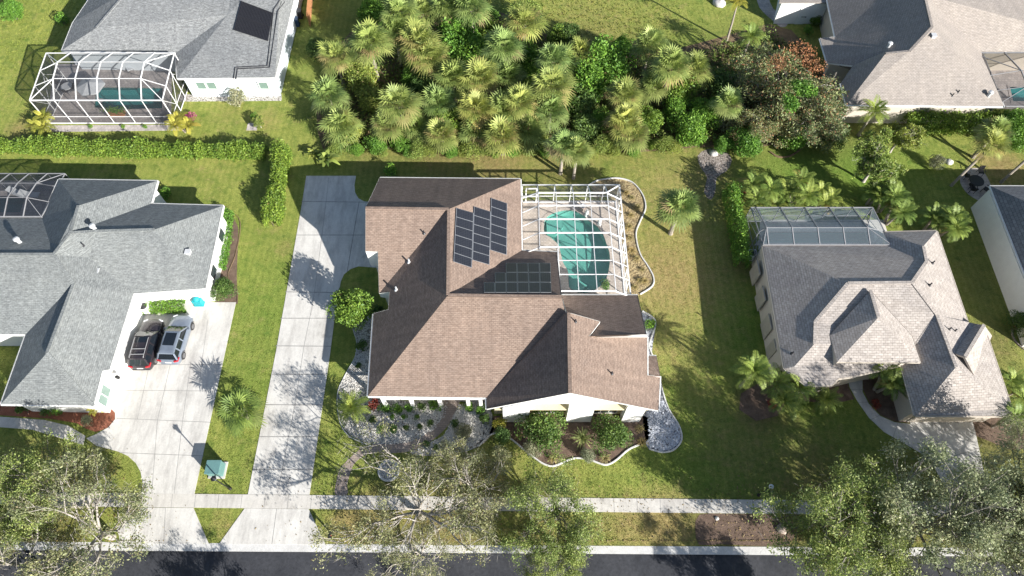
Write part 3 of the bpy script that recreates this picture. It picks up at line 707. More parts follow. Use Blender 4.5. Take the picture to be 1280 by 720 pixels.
sheet('leaf_litter', smoothline([(405,190),(430,188),(480,186),(560,188),(640,184),(720,188),(800,190),(870,184),(950,184),(1010,168),(1050,148),(1010,60),(960,30),(850,60),(700,50),(640,20),(560,0),(480,10),(420,60),(395,130)], 2, True), .006, M['litter'], hard=False)
sheet('paving', smoothline([(1200,223.7),(1212,211),(1226,212),(1236,225.6),(1242,247),(1232,253),(1216,247),(1205,237)], 3, True), .02, M['pinkpav'])
sheet('paving', [(53,157),(222,156),(226,163),(60,165)], .012, M['pinkpav'])
sheet('paving', [(310,154),(323,154),(321,163),(308,163)], .02, M['pinkpav'])
sheet('path', smoothline([(944,-40),(946,0),(953,14),(964,24),(976,34),(985,30),(972,16),(962,2),(960,-40)], 2, True), .015, M['pinkpav'])
sheet('rock_bed', [(222,118),(352,118),(352,126),(222,127)], .01, M['rock'])
sheet('mulch_bed', [(272,265),(288,262),(298,285),(296,345),(297,380),(270,380),(262,340)], .008, M['mulch'])
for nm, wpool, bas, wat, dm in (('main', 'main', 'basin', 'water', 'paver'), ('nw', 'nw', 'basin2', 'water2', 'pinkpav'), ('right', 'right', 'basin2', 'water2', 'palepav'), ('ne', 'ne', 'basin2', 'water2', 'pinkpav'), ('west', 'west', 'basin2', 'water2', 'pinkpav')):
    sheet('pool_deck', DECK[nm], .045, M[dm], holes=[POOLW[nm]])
POOLLAB = {'main': 'turquoise freeform swimming pool behind the brown-roofed house', 'nw': 'dark teal rectangular pool in the white-framed enclosure beside grey-roofed house with black heater panel', 'right': 'narrow blue pool under grey screens behind tan-roofed house', 'ne': 'teal pool cut by the right edge, under the dark enclosure of the taupe-roofed house', 'west': 'shaded pool at the left picture edge, behind the large grey-roofed house'}
for nm in POOLS:
    P = POOLW[nm]; cx = sum(p[0] for p in P)/len(P); cy = sum(p[1] for p in P)/len(P)
    o = thing('swimming_pool', POOLLAB[nm], 'swimming pool', (cx, cy, 0)); lo_ = -.85 if nm == 'main' else -1.1
    mb = MB(); n = len(P); A = sum(P[i][0]*P[(i+1) % n][1]-P[(i+1) % n][0]*P[i][1] for i in range(n))
    if A < 0: P = P[::-1]
    inner = inset(P, .1)
    mb.poly([(p[0], p[1], lo_) for p in P])
    for i in range(n):
        a, b = P[i], P[(i+1) % n]; mb.poly([(b[0], b[1], lo_), (a[0], a[1], lo_), (a[0], a[1], .044), (b[0], b[1], .044)])
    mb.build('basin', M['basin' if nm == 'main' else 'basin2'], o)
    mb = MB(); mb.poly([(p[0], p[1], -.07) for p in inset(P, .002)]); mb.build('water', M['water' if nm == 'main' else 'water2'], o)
    mb = MB(); out = inset(P, -.28)
    for i in range(n):
        j = (i+1) % n; a, b, c, d = P[i], P[j], out[j], out[i]
        mb.poly([(a[0], a[1], .075), (d[0], d[1], .075), (c[0], c[1], .075), (b[0], b[1], .075)]); mb.poly([(d[0], d[1], .0), (c[0], c[1], .0), (c[0], c[1], .075), (d[0], d[1], .075)]); mb.poly([(b[0], b[1], -.1), (a[0], a[1], -.1), (a[0], a[1], .075), (b[0], b[1], .075)])
    mb.build('coping', M['paver' if nm == 'main' else 'pinkpav'], o)
    if nm == 'main':
        mb = MB(); st = xy([(711,346),(722,346),(734,355),(728,362),(716,360),(711.5,356)])
        mb.prism(st, -.85, -.3); mb.build('step', M['basin'], o)
        mb = MB(); mb.prism(xy([(683,274),(690,268),(702,267),(704,280),(695,291),(684,289)]), -.85, -.38); mb.build('shelf', M['basin'], o)
# low concrete edging that winds round the beds
def edging(name, label, pts, w=.16, h=.1, closed=False, mat='kerb'):
    P = [W(x, y) for x, y in smoothline(pts, 5, closed)]; o = MB(); n = len(P)
    rail = []
    for i, p in enumerate(P):
        d = (P[min(i+1, n-1)]-P[max(i-1, 0)]).normalized(); s = Vector((-d.y, d.x, 0))*w/2; rail.append((p-s, p+s))
    for i in range(n-1):
        (a, b), (c, d) = rail[i], rail[i+1]; up = Vector((0, 0, h)); dn = Vector((0, 0, -.02))
        ins = .2
        a2, b2, c2, d2 = a.lerp(b, ins)+up, b.lerp(a, ins)+up, c.lerp(d, ins)+up, d.lerp(c, ins)+up
        o.poly((a2, c2, d2, b2)); o.poly((a+dn, c+dn, c2, a2)); o.poly((b2, d2, d+dn, b+dn))
    return tag(o.build(name, M[mat]), label, 'edging')
edging('garden_edging', 'white concrete edging waving along the front mulch bed before two round bushes', [(598,558),(612.7,544),(625,542),(640,549.6),(655,562),(667.5,571.8),(678,579),(688.6,582.7),(697,581),(705.5,577.5),(718,572.8),(735,573.9),(746,578),(756,581),(764,579),(773,572.8),(785.6,562),(799,556)])
edging('garden_edging', 'pale edging looping around the blue-grey rock bed beside the house corner', [(811,561),(828,565.4),(842.6,562),(852,549.6),(849,532.7),(836,511.6),(828,488),(822,462),(814,440),(812,430),(819,408),(817,398),(803,389)], .14)
edging('garden_edging', 'white edging curving around the straw bed outside the pool enclosure', [(735,232),(745,226.5),(757,224),(773,223),(790,228),(803,243),(807,260),(800,277),(795,293),(800,317),(810,333),(817,347),(815,358),(800,368)])
edging('garden_edging', 'thin stone edging along the strip of shrubs beside the grey-roofed house', [(283,262),(298,272),(300,290),(294,320),(285,345),(296,360),(297,378)], .08, .06, mat='litter')
edging('garden_edging', 'brown curved edging of the bed at the right picture edge', [(1266,408),(1265,418),(1270,428),(1279,436),(1290,440)], .16, .1, mat='gravel')
edging('garden_edging', 'dark scalloped edging in front of the flowering tree bed', [(962,190),(972,196),(985,196),(996,190),(1006,182)], .22, .12, mat='litter')
edging('garden_edging', 'thin pale edging on the far side of the rock bed along the driveway lawn', [(441,411),(446,428),(444,446),(432,468),(422,492),(424,524),(434,543),(450,552),(466,558)], .09, .06)
# ------------------------------------------------------------------ houses
def roof(house, V, faces, mat, fascia='trim', gut=True, gables=(), gable_mat='white', gable_to=2.6, only_edges=None, thick=.2):
    P = {}
    todo = dict(V)
    while todo:
        for k, q in list(todo.items()):
            if isinstance(q, Vector): P[k] = q
            elif isinstance(q[2], tuple):
                if any(n not in P for n in q[2]): continue
                P[k] = onplane(q[0], q[1], *(P[n] for n in q[2]), *(q[3:4]))
            else: P[k] = W(*q)
            del todo[k]
    mb = MB(); ed = {}
    for f in faces:
        pts = [P[k] for k in f]; n = Vector((0, 0, 0))
        for i in range(len(pts)):
            a, b = pts[i], pts[(i+1) % len(pts)]; n += a.cross(b)
        ff = list(f) if n.z > 0 else list(f)[::-1]
        nn = n.normalized() if n.z > 0 else -n.normalized()
        if not hasattr(mb, 'n'): mb.n = []
        for t in tessellate_polygon([[Vector((P[k].x, P[k].y, 0)) for k in ff]]):
            a, b, c = (P[ff[i]] for i in t)
            if (b-a).cross(c-a).z < 0: b, c = c, b
            mb.poly((a, b, c), 0); mb.n.append(nn)
            d = Vector((0, 0, thick)); mb.poly((a-d, c-d, b-d), 1); mb.n.append(nn)
        for i in range(len(ff)):
            e = (ff[i], ff[(i+1) % len(ff)]); ed[e] = ed.get(e, 0)+1
    r = mb.build('roof', [M[mat], M['soffit']], house, uv=True)
    fb = MB()
    up = Vector((0, 0, .012))
    for (a, b) in ed:
        if (b, a) in ed: continue
        pa, pb = P[a], P[b]; d = pb-pa
        if d.length < .05: continue
        out = Vector((d.y, -d.x, 0)).normalized()
        t = Vector((0, 0, thick))
        fb.poly((pa+out*.02-t, pb+out*.02-t, pb+out*.02+up, pa+out*.02+up))
        if abs(d.z) < .25*d.length*.5 and gut and min(pa.z, pb.z) < 3.6:
            gb = MB(); gb.beam(pa+out*.065-Vector((0, 0, .08)), pb+out*.065-Vector((0, 0, .08)), .085, .1); gb.build('gutter', M[fascia], house)
    fb.build('fascia', M[fascia], house)
    # ridge caps: narrow raised strips along ridges and hips
    seen = set()
    for (a, b) in ed:
        if (b, a) in ed and (b, a) not in seen:
            seen.add((a, b)); pa, pb = P[a], P[b]
            fa = [f for f in faces if a in f and b in f]
            mid = (pa+pb)/2; cen = [sum((P[k] for k in f), Vector())/len(f) for f in fa]
            if len(cen) == 2:
                # ridge if the faces fall away from it
                if (cen[0].z+cen[1].z)/2 < mid.z-.25 and all(c.z < mid.z for c in cen): cap = MB(); cap.beam(pa+Vector((0, 0, .02)), pb+Vector((0, 0, .02)), .26, .06); cap.build('ridge_cap', [M[mat]], r, uv=True)
    for seq in gables:
        gm = MB()
        pts = [P[k]-Vector((0, 0, thick+.01)) for k in seq]
        gm.poly(pts+[Vector((p.x, p.y, gable_to)) for p in (pts[-1], pts[0])])
        gm.build('gable', M[gable_mat], house)
    return P, r
def walls(house, pts, d, h, mat, hp=3.0, name='wall'):
    P = [(p.x, p.y) for p in (q if isinstance(q, Vector) else W(q[0], q[1], q[2] if len(q) > 2 else hp) for q in pts)]
    mb = MB(); Q = inset(P, d)
    A = sum(Q[i][0]*Q[(i+1) % len(Q)][1]-Q[(i+1) % len(Q)][0]*Q[i][1] for i in range(len(Q)))
    if A < 0: Q = Q[::-1]
    mb.prism(Q, -.05, h); mb.build(name, M[mat], house); return Q
def pipe_vents(r, planes, items):
    for px, py, pl, kind in items:
        p = onplane(px, py, *pl); house = r.parent; mb = MB()
        if kind == 'pipe': mb.tube([p-Vector((0, 0, .1)), p+Vector((0, 0, .35))], .06, 8); mb.lathe(p+Vector((0, 0, -.02)), [(.16, 0), (.07, .1)], 10); m = 'dark'
        elif kind == 'stub': mb.tube([p-Vector((0, 0, .1)), p+Vector((0, 0, .42))], .075, 8); mb.lathe(p, [(.2, -.03), (.08, .08)], 10); m = 'lead'
        elif kind == 'white': mb.lathe(p-Vector((0, 0, .1)), [(.17, 0), (.17, .55), (.26, .56), (.24, .68), (.05, .74)], 12); m = 'lead'
        else: mb.box(p+Vector((0, 0, .1)), (.38, .38, .3)); mb.box(p+Vector((0, 0, .27)), (.5, .5, .05)); m = 'lead'
        mb.build('roof_vent', M[m], r)
def window(house, c, w, h, ax, frame='trim', glass='glass', n=1, name='window', out=None):
    """flat window on a wall; ax = wall direction (unit xy), out = outward normal"""
    ax = Vector((ax[0], ax[1], 0)).normalized(); up = Vector((0, 0, 1)); out = Vector((out[0], out[1], 0)).normalized()
    mb = MB(); c = Vector(c)+out*.03
    t = .07
    for s in (-1, 1): mb.beam(c+ax*s*(w/2)-up*h/2, c+ax*s*(w/2)+up*h/2, t, .08)
    for s in (-1, 1): mb.beam(c+up*s*(h/2-.002)-ax*(w/2-t/2), c+up*s*(h/2-.002)+ax*(w/2-t/2), .078, t)
    for i in range(1, n): mb.beam(c+ax*(w*i/n-w/2)-up*(h/2-t/2), c+ax*(w*i/n-w/2)+up*(h/2-t/2), .05, .06)
    f = mb.build(name, M[frame], house)
    g = MB(); q = c-out*.012; a, b = ax*(w/2), up*(h/2); pts = [q-a-b, q+a-b, q+a+b, q-a+b]
    g.poly(pts); g.build('pane', M[glass], f); return f
def door(house, c, w, h, ax, out, mat='trim', handle=True, panels=0, name='door'):
    ax = Vector((ax[0], ax[1], 0)).normalized(); out = Vector((out[0], out[1], 0)).normalized(); rz = math.atan2(ax.y, ax.x)
    mb = MB(); c = Vector(c); mb.box(c+out*.02+Vector((0, 0, h/2)), (w, .06, h), rz)
    for i in range(panels): mb.box(c+out*.055+Vector((0, 0, h*(i+.5)/panels)), (w*.94, .02, h/panels*.8), rz)
    d = mb.build(name, M[mat], house)
    if handle:
        k = MB(); k.box(c+out*.09+ax*w*.4+Vector((0, 0, 1.0)), (.04, .06, .16), rz); k.build('handle', M['black'], d)
    return d
def solar_panel(house, corner, pl, m='solar'):
    P = [onplane(x, y, *pl, .10) for x, y in corner]; n = (P[1]-P[0]).cross(P[2]-P[0]).normalized()
    if n.z < 0: n = -n; 
    mb = MB(); lo = [p-n*.05 for p in P]
    for i in range(4): mb.poly((lo[i], lo[(i+1) % 4], P[(i+1) % 4], P[i]))
    mb.poly(P); c = sum(P, Vector())/4; I = [p.lerp(c, .05)+n*.004 for p in P]; mb.poly(I, 1)
    return mb.build('solar_panel', [M['sframe'], M[m]], house, uv=True)

# ---- the brown-roofed house in the middle
ho = W(640, 420); H1 = thing('house', 'large house with brown shingle roof and two solar arrays in the middle of the photo', 'house', (ho.x, ho.y, 0))
V = {'A': (457, 260, 6.6), 'C': (475, 222, ('A', 'B', 'D')), 'D': (650.5, 223.6, 3), 'B': (561, 261.5, 6.6), 'E': (652, 313, ('B', 'F', 'D')), 'F': (560, 369, 6.65), 'H': (702, 371, 6.65), 'I': (696, 315, ('F', 'H', 'E')),
     'V': (474, 366.5, 3.2), 'Sw': (460, 495, 3.0), 'S0': (457, 314, ('A', 'B', 'V')), 'S1': (472.5, 314.5, ('A', 'B', 'V')),
     'N1': (487, 365, ('B', 'F', 'Sw')), 'N2': (485.5, 387, ('B', 'F', 'Sw')), 'N3': (467, 392, ('B', 'F', 'Sw')),
     'Se': (608, 497, ('F', 'H', 'Sw')), 'K2': (706, 390, ('F', 'H', 'Se')), 'K': (711, 391, 6.6), 'L': (712.5, 491, 6.6), 'FL': (608.5, 511, 3.0), 'FR': (823, 513, 3.0),
     'T1': (750, 402, ('K', 'L', 'FR')), 'NW': (702, 369, 3.0), 'NE': (797, 369, 3.0), 'RJ': (808, 418, 5.4), 'J': (735, 418, ('NW', 'NE', 'RJ')), 'T0': (709, 392, ('NW', 'NE', 'RJ')), 'T2': (749, 402, ('NW', 'NE', 'RJ')),
     'R1': (809, 421, ('K', 'L', 'FR')), 'R2': (809, 469, ('K', 'L', 'FR')), 'R3': (825, 470, ('K', 'L', 'FR')), 'J2': (736, 420.5, ('K', 'L', 'FR')),
     'q1': (809.3, 445, 2.6), 'q2': (820.5, 445, 2.6), 'q3': (825.2, 470.5, 2.95), 'q4': (809.3, 470, 3.2)}
P1, r1 = roof(H1, V, [('A', 'C', 'D', 'B'), ('B', 'D', 'E', 'F'), ('A', 'B', 'V', 'S1', 'S0'), ('B', 'F', 'Sw', 'N3', 'N2', 'N1', 'V'), ('F', 'E', 'I', 'H'), ('F', 'H', 'K2', 'Se', 'Sw'),
              ('K', 'L', 'FL', 'Se', 'K2'), ('K', 'T1', 'J2', 'R1', 'R2', 'R3', 'FR', 'L'), ('NW', 'NE', 'RJ', 'J', 'T2', 'T0'), ('J', 'RJ', 'R1', 'J2'), ('q1', 'q2', 'q3', 'q4')], 'brown',
              gables=[('C', 'A', 'S0'), ('I', 'H', 'K2'), ('NE', 'RJ', 'R1'), ('K', 'T1'), ('S0', 'S1'), ('S1', 'V'), ('N1', 'N2'), ('N2', 'N3'), ('V', 'N1'), ('R2', 'R3')], gable_to=2.5)
walls(H1, [P1['C'], P1['D'], P1['E'], P1['I'], P1['NW'], P1['NE'], P1['R1'], P1['R2'], P1['R3'], P1['FR'], P1['FL'], P1['Se'], P1['Sw'], P1['N3'], P1['N2'], P1['N1'], P1['V'], P1['S1'], P1['S0']],
      [.5, .3, .5, .1, .5, .4, .3, .3, .4, 1.3, .4, 1.7, .5, .3, .3, .3, .3, .2, .35], 2.78, 'white')
# front: gable panel, white piers, cream recesses
yf = W(712, 527.5, 0).y; L_, FLp, FRp = P1['L'], P1['FL'], P1['FR']
def rake(x): return (FLp.z+(L_.z-FLp.z)*(x-FLp.x)/(L_.x-FLp.x) if x < L_.x else FRp.z+(L_.z-FRp.z)*(FRp.x-x)/(FRp.x-L_.x))-.23
mb = MB(); yb = yf+.7
pts = [(x, yb, rake(x)) for x in (FLp.x+.5, L_.x, FRp.x-.5)]; mb.poly([(pts[0][0], yb, 2.5), (pts[2][0], yb, 2.5), pts[2], pts[1], pts[0]]); 
mb.poly([(FLp.x+.5, yb-.004, 0), (FRp.x-.5, yb-.004, 0), (FRp.x-.5, yb-.004, 2.6), (FLp.x+.5, yb-.004, 2.6)]); mb.build('front_wall', M['cream'], H1)
mb = MB()
zc = 4.25; xa = FLp.x+(zc+.23-FLp.z)/(L_.z-FLp.z)*(L_.x-FLp.x); xb = FRp.x-(zc+.23-FRp.z)/(L_.z-FRp.z)*(FRp.x-L_.x)
tri = [(xa, zc), (xb, zc), (L_.x, rake(L_.x))]
for yy, rev in ((yf+.05, 0), (yf+.3, 1)):
    q = [(x, yy, z) for x, z in tri]; mb.poly(q[::-1] if rev else q)
mb.poly([(tri[0][0], yf+.05, zc), (tri[0][0], yf+.3, zc), (tri[1][0], yf+.3, zc), (tri[1][0], yf+.05, zc)]); mb.build('gable_panel', M['white'], H1)
for a, b in ((629, 661), (707, 738), (776, 799)):
    xa_, xb_ = W(a, 528, 0).x, W(b, 528, 0).x; mb = MB(); n = 6
    xs_ = [xa_+(xb_-xa_)*i/n for i in range(n+1)]; lim = [min(rake(x), zc-.003 if tri[0][0] < x < tri[1][0] else 9) for x in xs_]
    prof = [(xa_, 0), (xb_, 0)]+[(x, z) for x, z in zip(xs_[::-1], lim[::-1])]
    mb.poly([(x, yf, z) for x, z in prof])
    for i in range(len(prof)):
        (x1_, z1_), (x2_, z2_) = prof[i], prof[(i+1) % len(prof)]; mb.poly([(x1_, yf, z1_), (x1_, yf+.75, z1_), (x2_, yf+.75, z2_), (x2_, yf, z2_)])
    mb.build('pier', M['white'], H1)
for px in (684, 757): 
    c = W(px, 520, 1.2); window(H1, (c.x, yb-.03, 1.35), 2.0, 1.9, (1, 0), 'trim', 'glass', 3, out=(0, -1))
c = W(690, 520, 0); mb = MB(); mb.beam((FLp.x+.6, yb-.35, 2.68), (FRp.x-.7, yb-.35, 2.68), .5, .1); mb.build('ledge', M['cream'], H1)
# porch frieze and columns under the long front eave
ye = P1['Sw'].y+.15; xa_, xb_ = W(478, 500, 2.4).x, W(600, 500, 2.4).x
mb = MB(); mb.beam((xa_, ye, 2.72), (xb_, ye, 2.72), .16, .14); mb.beam((xa_, ye, 1.98), (xb_, ye, 1.98), .16, .12)
k = int((xb_-xa_)/.2)
for i in range(k): mb.beam((xa_+.1+i*.2, ye, 2.04), (xa_+.1+i*.2, ye, 2.65), .07, .05)
mb.build('porch_frieze', M['trim'], H1)
for px in (477, 512, 548, 584, 600):
    x = W(px, 500, 2.4).x; mb = MB(); mb.box((x, ye, 1.38), (.26, .26, 2.78)); mb.box((x, ye, .12), (.36, .36, .25)); mb.build('porch_column', M['white'], H1)
xd = W(566, 500, 0); door(H1, (xd.x, ye+1.5, 0), 1.0, 2.1, (1, 0), (0, -1), 'darkbark')
for px in (495, 530): window(H1, (W(px, 500, 1.3).x, ye+1.5, 1.4), 1.3, 1.3, (1, 0), out=(0, -1))
xg = (P1['C'].x+P1['S0'].x)/2
pl = (P1['B'], P1['F'], P1['D'])
for (tl, tr, br, bl) in (((570.5, 259.7), (592, 266), (589.8, 334.7), (567, 327)), ((592.6, 257.8), (613.4, 264.4), (611.8, 331), (590.6, 324.8)), ((613.9, 247.2), (634, 254), (633.4, 318.6), (613, 312.3))):
    for i in range(6):
        g0, g1 = i/6+.002, (i+1)/6-.002
        lp = lambda a, b, t: (a[0]+(b[0]-a[0])*t, a[1]+(b[1]-a[1])*t)
        solar_panel(H1, (lp(tl, bl, g0), lp(tr, br, g0), lp(tr, br, g1), lp(tl, bl, g1)), pl)
pl = (P1['F'], P1['E'], P1['H'])
for row, (y0, y1) in enumerate(((328.7, 340.2), (340.8, 352.6), (353.2, 365.4))):
    for j in range(4+row):
        xr = 688-14.1*j; s = .4*row; solar_panel(H1, ((xr-13.5+s, y0), (xr+s, y0), (xr+s+.4, y1), (xr-13.5+s+.4, y1)), pl)
plS = (P1['A'], P1['B'], P1['V']); plW = (P1['B'], P1['F'], P1['Sw']); plE = (P1['K'], P1['L'], P1['FR'])
pipe_vents(r1, None, [(511.5, 327.5, plW, 'stub'), (495.6, 362, plW, 'stub'), (530, 291.5, plS, 'pipe'), (719, 402, plE, 'pipe'), (764.5, 467, plE, 'pipe')])

# ---- the grey-roofed house on the left
ho = W(150, 380); H2 = thing('house', 'wide grey-shingled house at the left edge with two cars before its garage', 'house', (ho.x, ho.y, 0))
V = {'a': (73, 224, 3), 'b': (197, 226, 3), 'c': (98, 257, 5.6), 'd': (189, 254.5, 3), 'e': (88, 291, ('d', 'f', 'g')), 'f': (279, 257, 3), 'g': (193, 287, 5.2), 'h': (120, 289, ('d', 'f', 'g')), 'i': (67, 318, 5.7), 'j': (-140, 318, 5.7),
     'k': (52, 271, 3), 'l': (-140, 271, 3), 'm': (257, 360.5, 3), 'o': (167, 367, 3), 'X': (112, 322, ('h', 'g', 'o')), 'u': (92, 355, 5.0), 't': (59, 441, 5.0), 's': (1, 505, 3), 'q': (117, 507, 3), 'r': (128, 463.5, ('u', 'o', 'q')), 'p': (137, 462, ('u', 'o', 'q')), 'w': (32, 418, 3.2), 'x': (-140, 418, 3.2)}
P2, r2 = roof(H2, V, [('a', 'b', 'c'), ('b', 'd', 'e', 'c'), ('a', 'c', 'e', 'i', 'k'), ('l', 'k', 'i', 'j'), ('d', 'f', 'g', 'h', 'e'), ('f', 'm', 'g'), ('i', 'e', 'h', 'X'), ('i', 'X', 'u'), ('h', 'g', 'm', 'o', 'X'), ('j', 'i', 'u', 'w', 'x'), ('u', 'X', 'o', 'p', 'r', 'q', 't'), ('u', 't', 's', 'w'), ('t', 'q', 's')], 'grey')
Q2 = walls(H2, [P2['a'], P2['b'], P2['d'], P2['f'], P2['m'], P2['o'], P2['p'], P2['r'], P2['q'], P2['s'], P2['w'], P2['x'], P2['l'], P2['k']], .42, 2.78, 'white')
xw = P2['p'].x-.42+.0; xw = W(152, 420, 3).x-.42
c = (P2['o']+P2['p'])/2; dv = (P2['p']-P2['o']); dv.z = 0; dv.normalize(); outv = Vector((-dv.y, dv.x, 0)); outv = outv if outv.x > 0 else -outv
cc = c-outv*.42; cc.z = 0
door(H2, cc+dv*.6, 4.6, 2.2, dv, outv, 'white', False, 4, 'garage_door')
c = (P2['r']+P2['q'])/2; dv = (P2['q']-P2['r']); dv.z = 0; dv.normalize(); outv = Vector((-dv.y, dv.x, 0)); outv = outv if outv.x > 0 else -outv; cc = c-outv*.42; cc.z = 1.4
window(H2, cc, 1.6, 1.3, dv, 'trim', 'glassg', 2, out=outv)
c = (P2['f']+P2['m'])/2; dv = (P2['m']-P2['f']); dv.z = 0; dv.normalize(); outv = Vector((-dv.y, dv.x, 0)); outv = outv if outv.x > 0 else -outv
for t in (-2.2, 1.8): cc = c-outv*.42+dv*t; cc.z = 1.5; window(H2, cc, 1.3, 1.3, dv, out=outv)
mb = MB(); lt = P2['p']-Vector((.0, .0, .6)); mb.box(lt+Vector((.25, -.3, -.3)), (.22, .22, .4)); mb.build('wall_lamp', M['black'], H2)
pN = (P2['l'], P2['k'], P2['i']); pS = (P2['h'], P2['g'], P2['o']); pE = (P2['f'], P2['m'], P2['g']); pN2 = (P2['d'], P2['f'], P2['g'])
pipe_vents(r2, None, [(119, 286.5, pN2, 'white'), (25, 303, pN, 'white'), (122, 340.5, pS, 'box'), (105, 307, pS, 'pipe'), (107.5, 335.5, pS, 'pipe'), (236, 316.5, pE, 'box')])

# ---- the tan-roofed house on the right
ho = W(1100, 400); H3 = thing('house', 'pale tan-roofed house on the right with a pointed hip over its entry', 'house', (ho.x, ho.y, 0))
V = {'a': (954, 307, 3), 'b': (1108, 306.5, 3), 'd': (1140, 353, 5.5), 'e': (1060, 354, 5.5), 'f': (1106, 290, 3), 'g': (1171, 288.5, 3), 'h': (1154, 308, 4.2), 'c': (1158, 327, 4.25), 'o': (981, 461, 3), 'p': (1008, 481.5, 3),
     'm1': (1019, 402, ('a', 'e', 'o')), 'm2': (1018, 430, ('a', 'e', 'o')), 'n': (993, 458, ('a', 'e', 'o')), 'z': (1040, 481, 3), 'z2': (1048, 473, 3.05), 'z3': (1062, 471, 3.05), 'v1': (1171, 394, 4.8), 't': (1195, 459, 4.8), 'SW': (1144, 519, 3), 'SE': (1257, 520, 3), 'SE2': (1265, 511, 3),
     'v2': (1127, 456, ('v1', 't', 'SW')), 'v3': (1146, 430, ('v1', 't', 'SW')), 'k1': (1230, 407, 2.9), 'k0': (1211, 406, 3),
     'P0': (1088, 363, 5.55), 'P': (1098, 397, 5.7), 'Q0': (1037.5, 419, 4.1), 'Q1': (1046.5, 452.5, 4.0), 'Q2': (1151, 453, 4.0), 'Q3': (1140, 420, 4.1),
     's1': (1213, 406, ('g', 'd', 't'), .05), 's4': (1194, 442, ('g', 'd', 't'), .05), 's2': (1230, 406, ('g', 'd', 't'), .75), 's3': (1206, 446, ('g', 'd', 't'), .55), 's5': (1240, 420, ('g', 'd', 't'), .05), 's6': (1218, 470, ('g', 'd', 't'), .05)}
P3, r3 = roof(H3, V, [('a', 'b', 'c', 'd', 'e'), ('b', 'f', 'h', 'c'), ('f', 'g', 'h'), ('g', 'k0', 'k1', 'SE2', 't', 'v1', 'd', 'c', 'h'), ('a', 'e', 'm1', 'm2', 'n', 'p', 'o'), ('e', 'd', 'v1', 'v3', 'v2', 'z3', 'z2', 'z', 'p', 'n', 'm2', 'm1'),
                      ('v1', 't', 'SW', 'v2', 'v3'), ('t', 'SE2', 'SE', 'SW'), ('P0', 'P', 'Q1', 'Q0'), ('P', 'Q2', 'Q1'), ('P0', 'Q3', 'Q2', 'P'), ('s1', 's2', 's3', 's4'), ('s2', 's5', 's6', 's3')], 'tan', fascia='beige', gables=[('Q0', 'Q1'), ('Q2', 'Q3'), ('Q0', 'P0'), ('s1', 's2')], gable_mat='beige', gable_to=3.0)
Q3 = walls(H3, [P3['a'], P3['b'], P3['f'], P3['g'], P3['k0'], P3['k1'], P3['SE2'], P3['SE'], P3['SW'], P3['v2'], P3['z3'], P3['z'], P3['p'], P3['o']], [.1, .2, .5, .4, .3, .4, .2, .5, .4, .3, .4, .4, .3, -.1], 2.78, 'beige')
for a, b in ((330, 352), (362, 384), (396, 420), (428, 446)):
    pa, pb = W(948, a, 1.4), W(948, b, 1.4); x = P3['a'].x+.05
    x = min(Q3, key=lambda q: q[0])[0]
    mb = MB(); mb.box((x+.02+.0*x, (pa.y+pb.y)/2, 1.35), (.1, abs(pa.y-pb.y)*.8, 2.1)); mb.build('shutter', M['blind'], H3)
for px in (1100, 1120):
    mb = MB(); p = W(px, 457, 2.5); mb.box((p.x, P3['Q1'].y+.25, 1.9), (.3, .3, 3.75)); mb.build('entry_column', M['beige'], H3)
door(H3, (W(1098, 455, 0).x, P3['Q1'].y+2.0, 0), 1.2, 2.1, (1, 0), (0, -1), 'darkbark')
dv = Vector((1, 0, 0)); cc = (P3['SW']+P3['SE'])/2; door(H3, (cc.x, cc.y+.5, 0), 4.9, 2.2, (1, 0), (0, -1), 'beige', False, 4, 'garage_door')
pE3 = (P3['g'], P3['d'], P3['t'])
pipe_vents(r3, None, [(1165.5, 329, pE3, 'pipe'), (1162, 356.5, pE3, 'pipe'), (1186, 412, pE3, 'pipe'), (1193, 414, pE3, 'pipe'), (990, 442, (P3['a'], P3['e'], P3['o']), 'pipe')])

# ---- the grey-roofed house at the top left
ho = W(280, 40); H4 = thing('house', 'rough grey-roofed house at the top left with a black pool-heater panel on its roof', 'house', (ho.x, ho.y, 0))
V = {'p0': (222, 98, 3), 'p1': (344, 97, 3), 'p3': (389, -90, 3), 'v': (284, 19, 4.7), 'R': (352, -50, ('p0', 'p1', 'v')), 'R2': (362, -150, 6.0), 'a0': (77, 63, 3), 'a1': (220, 66, 3), 'a2': (221, 92, 3.05), 'T': (302, -70, 6.2), 'U': (160, -12, 5.6), 'U2': (120, 35, 4.4), 'b1': (91, 28, 3.2), 'b2': (113, -4, 3.2), 'b3': (128, -90, 3.2), 'T2': (190, -110, 6.2)}
P4, r4 = roof(H4, V, [('p0', 'p1', 'R', 'v'), ('p1', 'p3', 'R2', 'R'), ('a0', 'a1', 'v', 'T', 'T2', 'U', 'U2'), ('a0', 'U2', 'b1'), ('b1', 'U2', 'U', 'b2'), ('b2', 'U', 'T2', 'b3'), ('a1', 'a2', 'p0', 'v'), ('v', 'R', 'T'), ('T', 'R', 'R2')], 'grey_rough')
Q4 = walls(H4, [P4['a0'], P4['a1'], P4['p0'], P4['p1'], P4['p3'], P4['b3'], P4['b1']], .42, 2.78, 'bluewhite')
ys = P4['p0'].y+.42
for px in (252, 265, 330): window(H4, (W(px, 106, 1.6).x, ys, 1.65), 1.0, 1.0, (1, 0), 'trim', 'glassg', 1, out=(0, -1))
pl = (P4['p0'], P4['p1'], P4['v'])
mb = MB(); cs = [(301, 2), (341, 17), (335, 51), (292, 37)]; Pp = [onplane(x, y, *pl, .09) for x, y in cs]
for j in range(24):
    t0, t1 = j/24, (j+.8)/24; a, b, c, d = Pp[0].lerp(Pp[1], t0), Pp[0].lerp(Pp[1], t1), Pp[3].lerp(Pp[2], t1), Pp[3].lerp(Pp[2], t0); mb.tube([a.lerp(b, .5), d.lerp(c, .5)], (b-a).length*.55, 6)
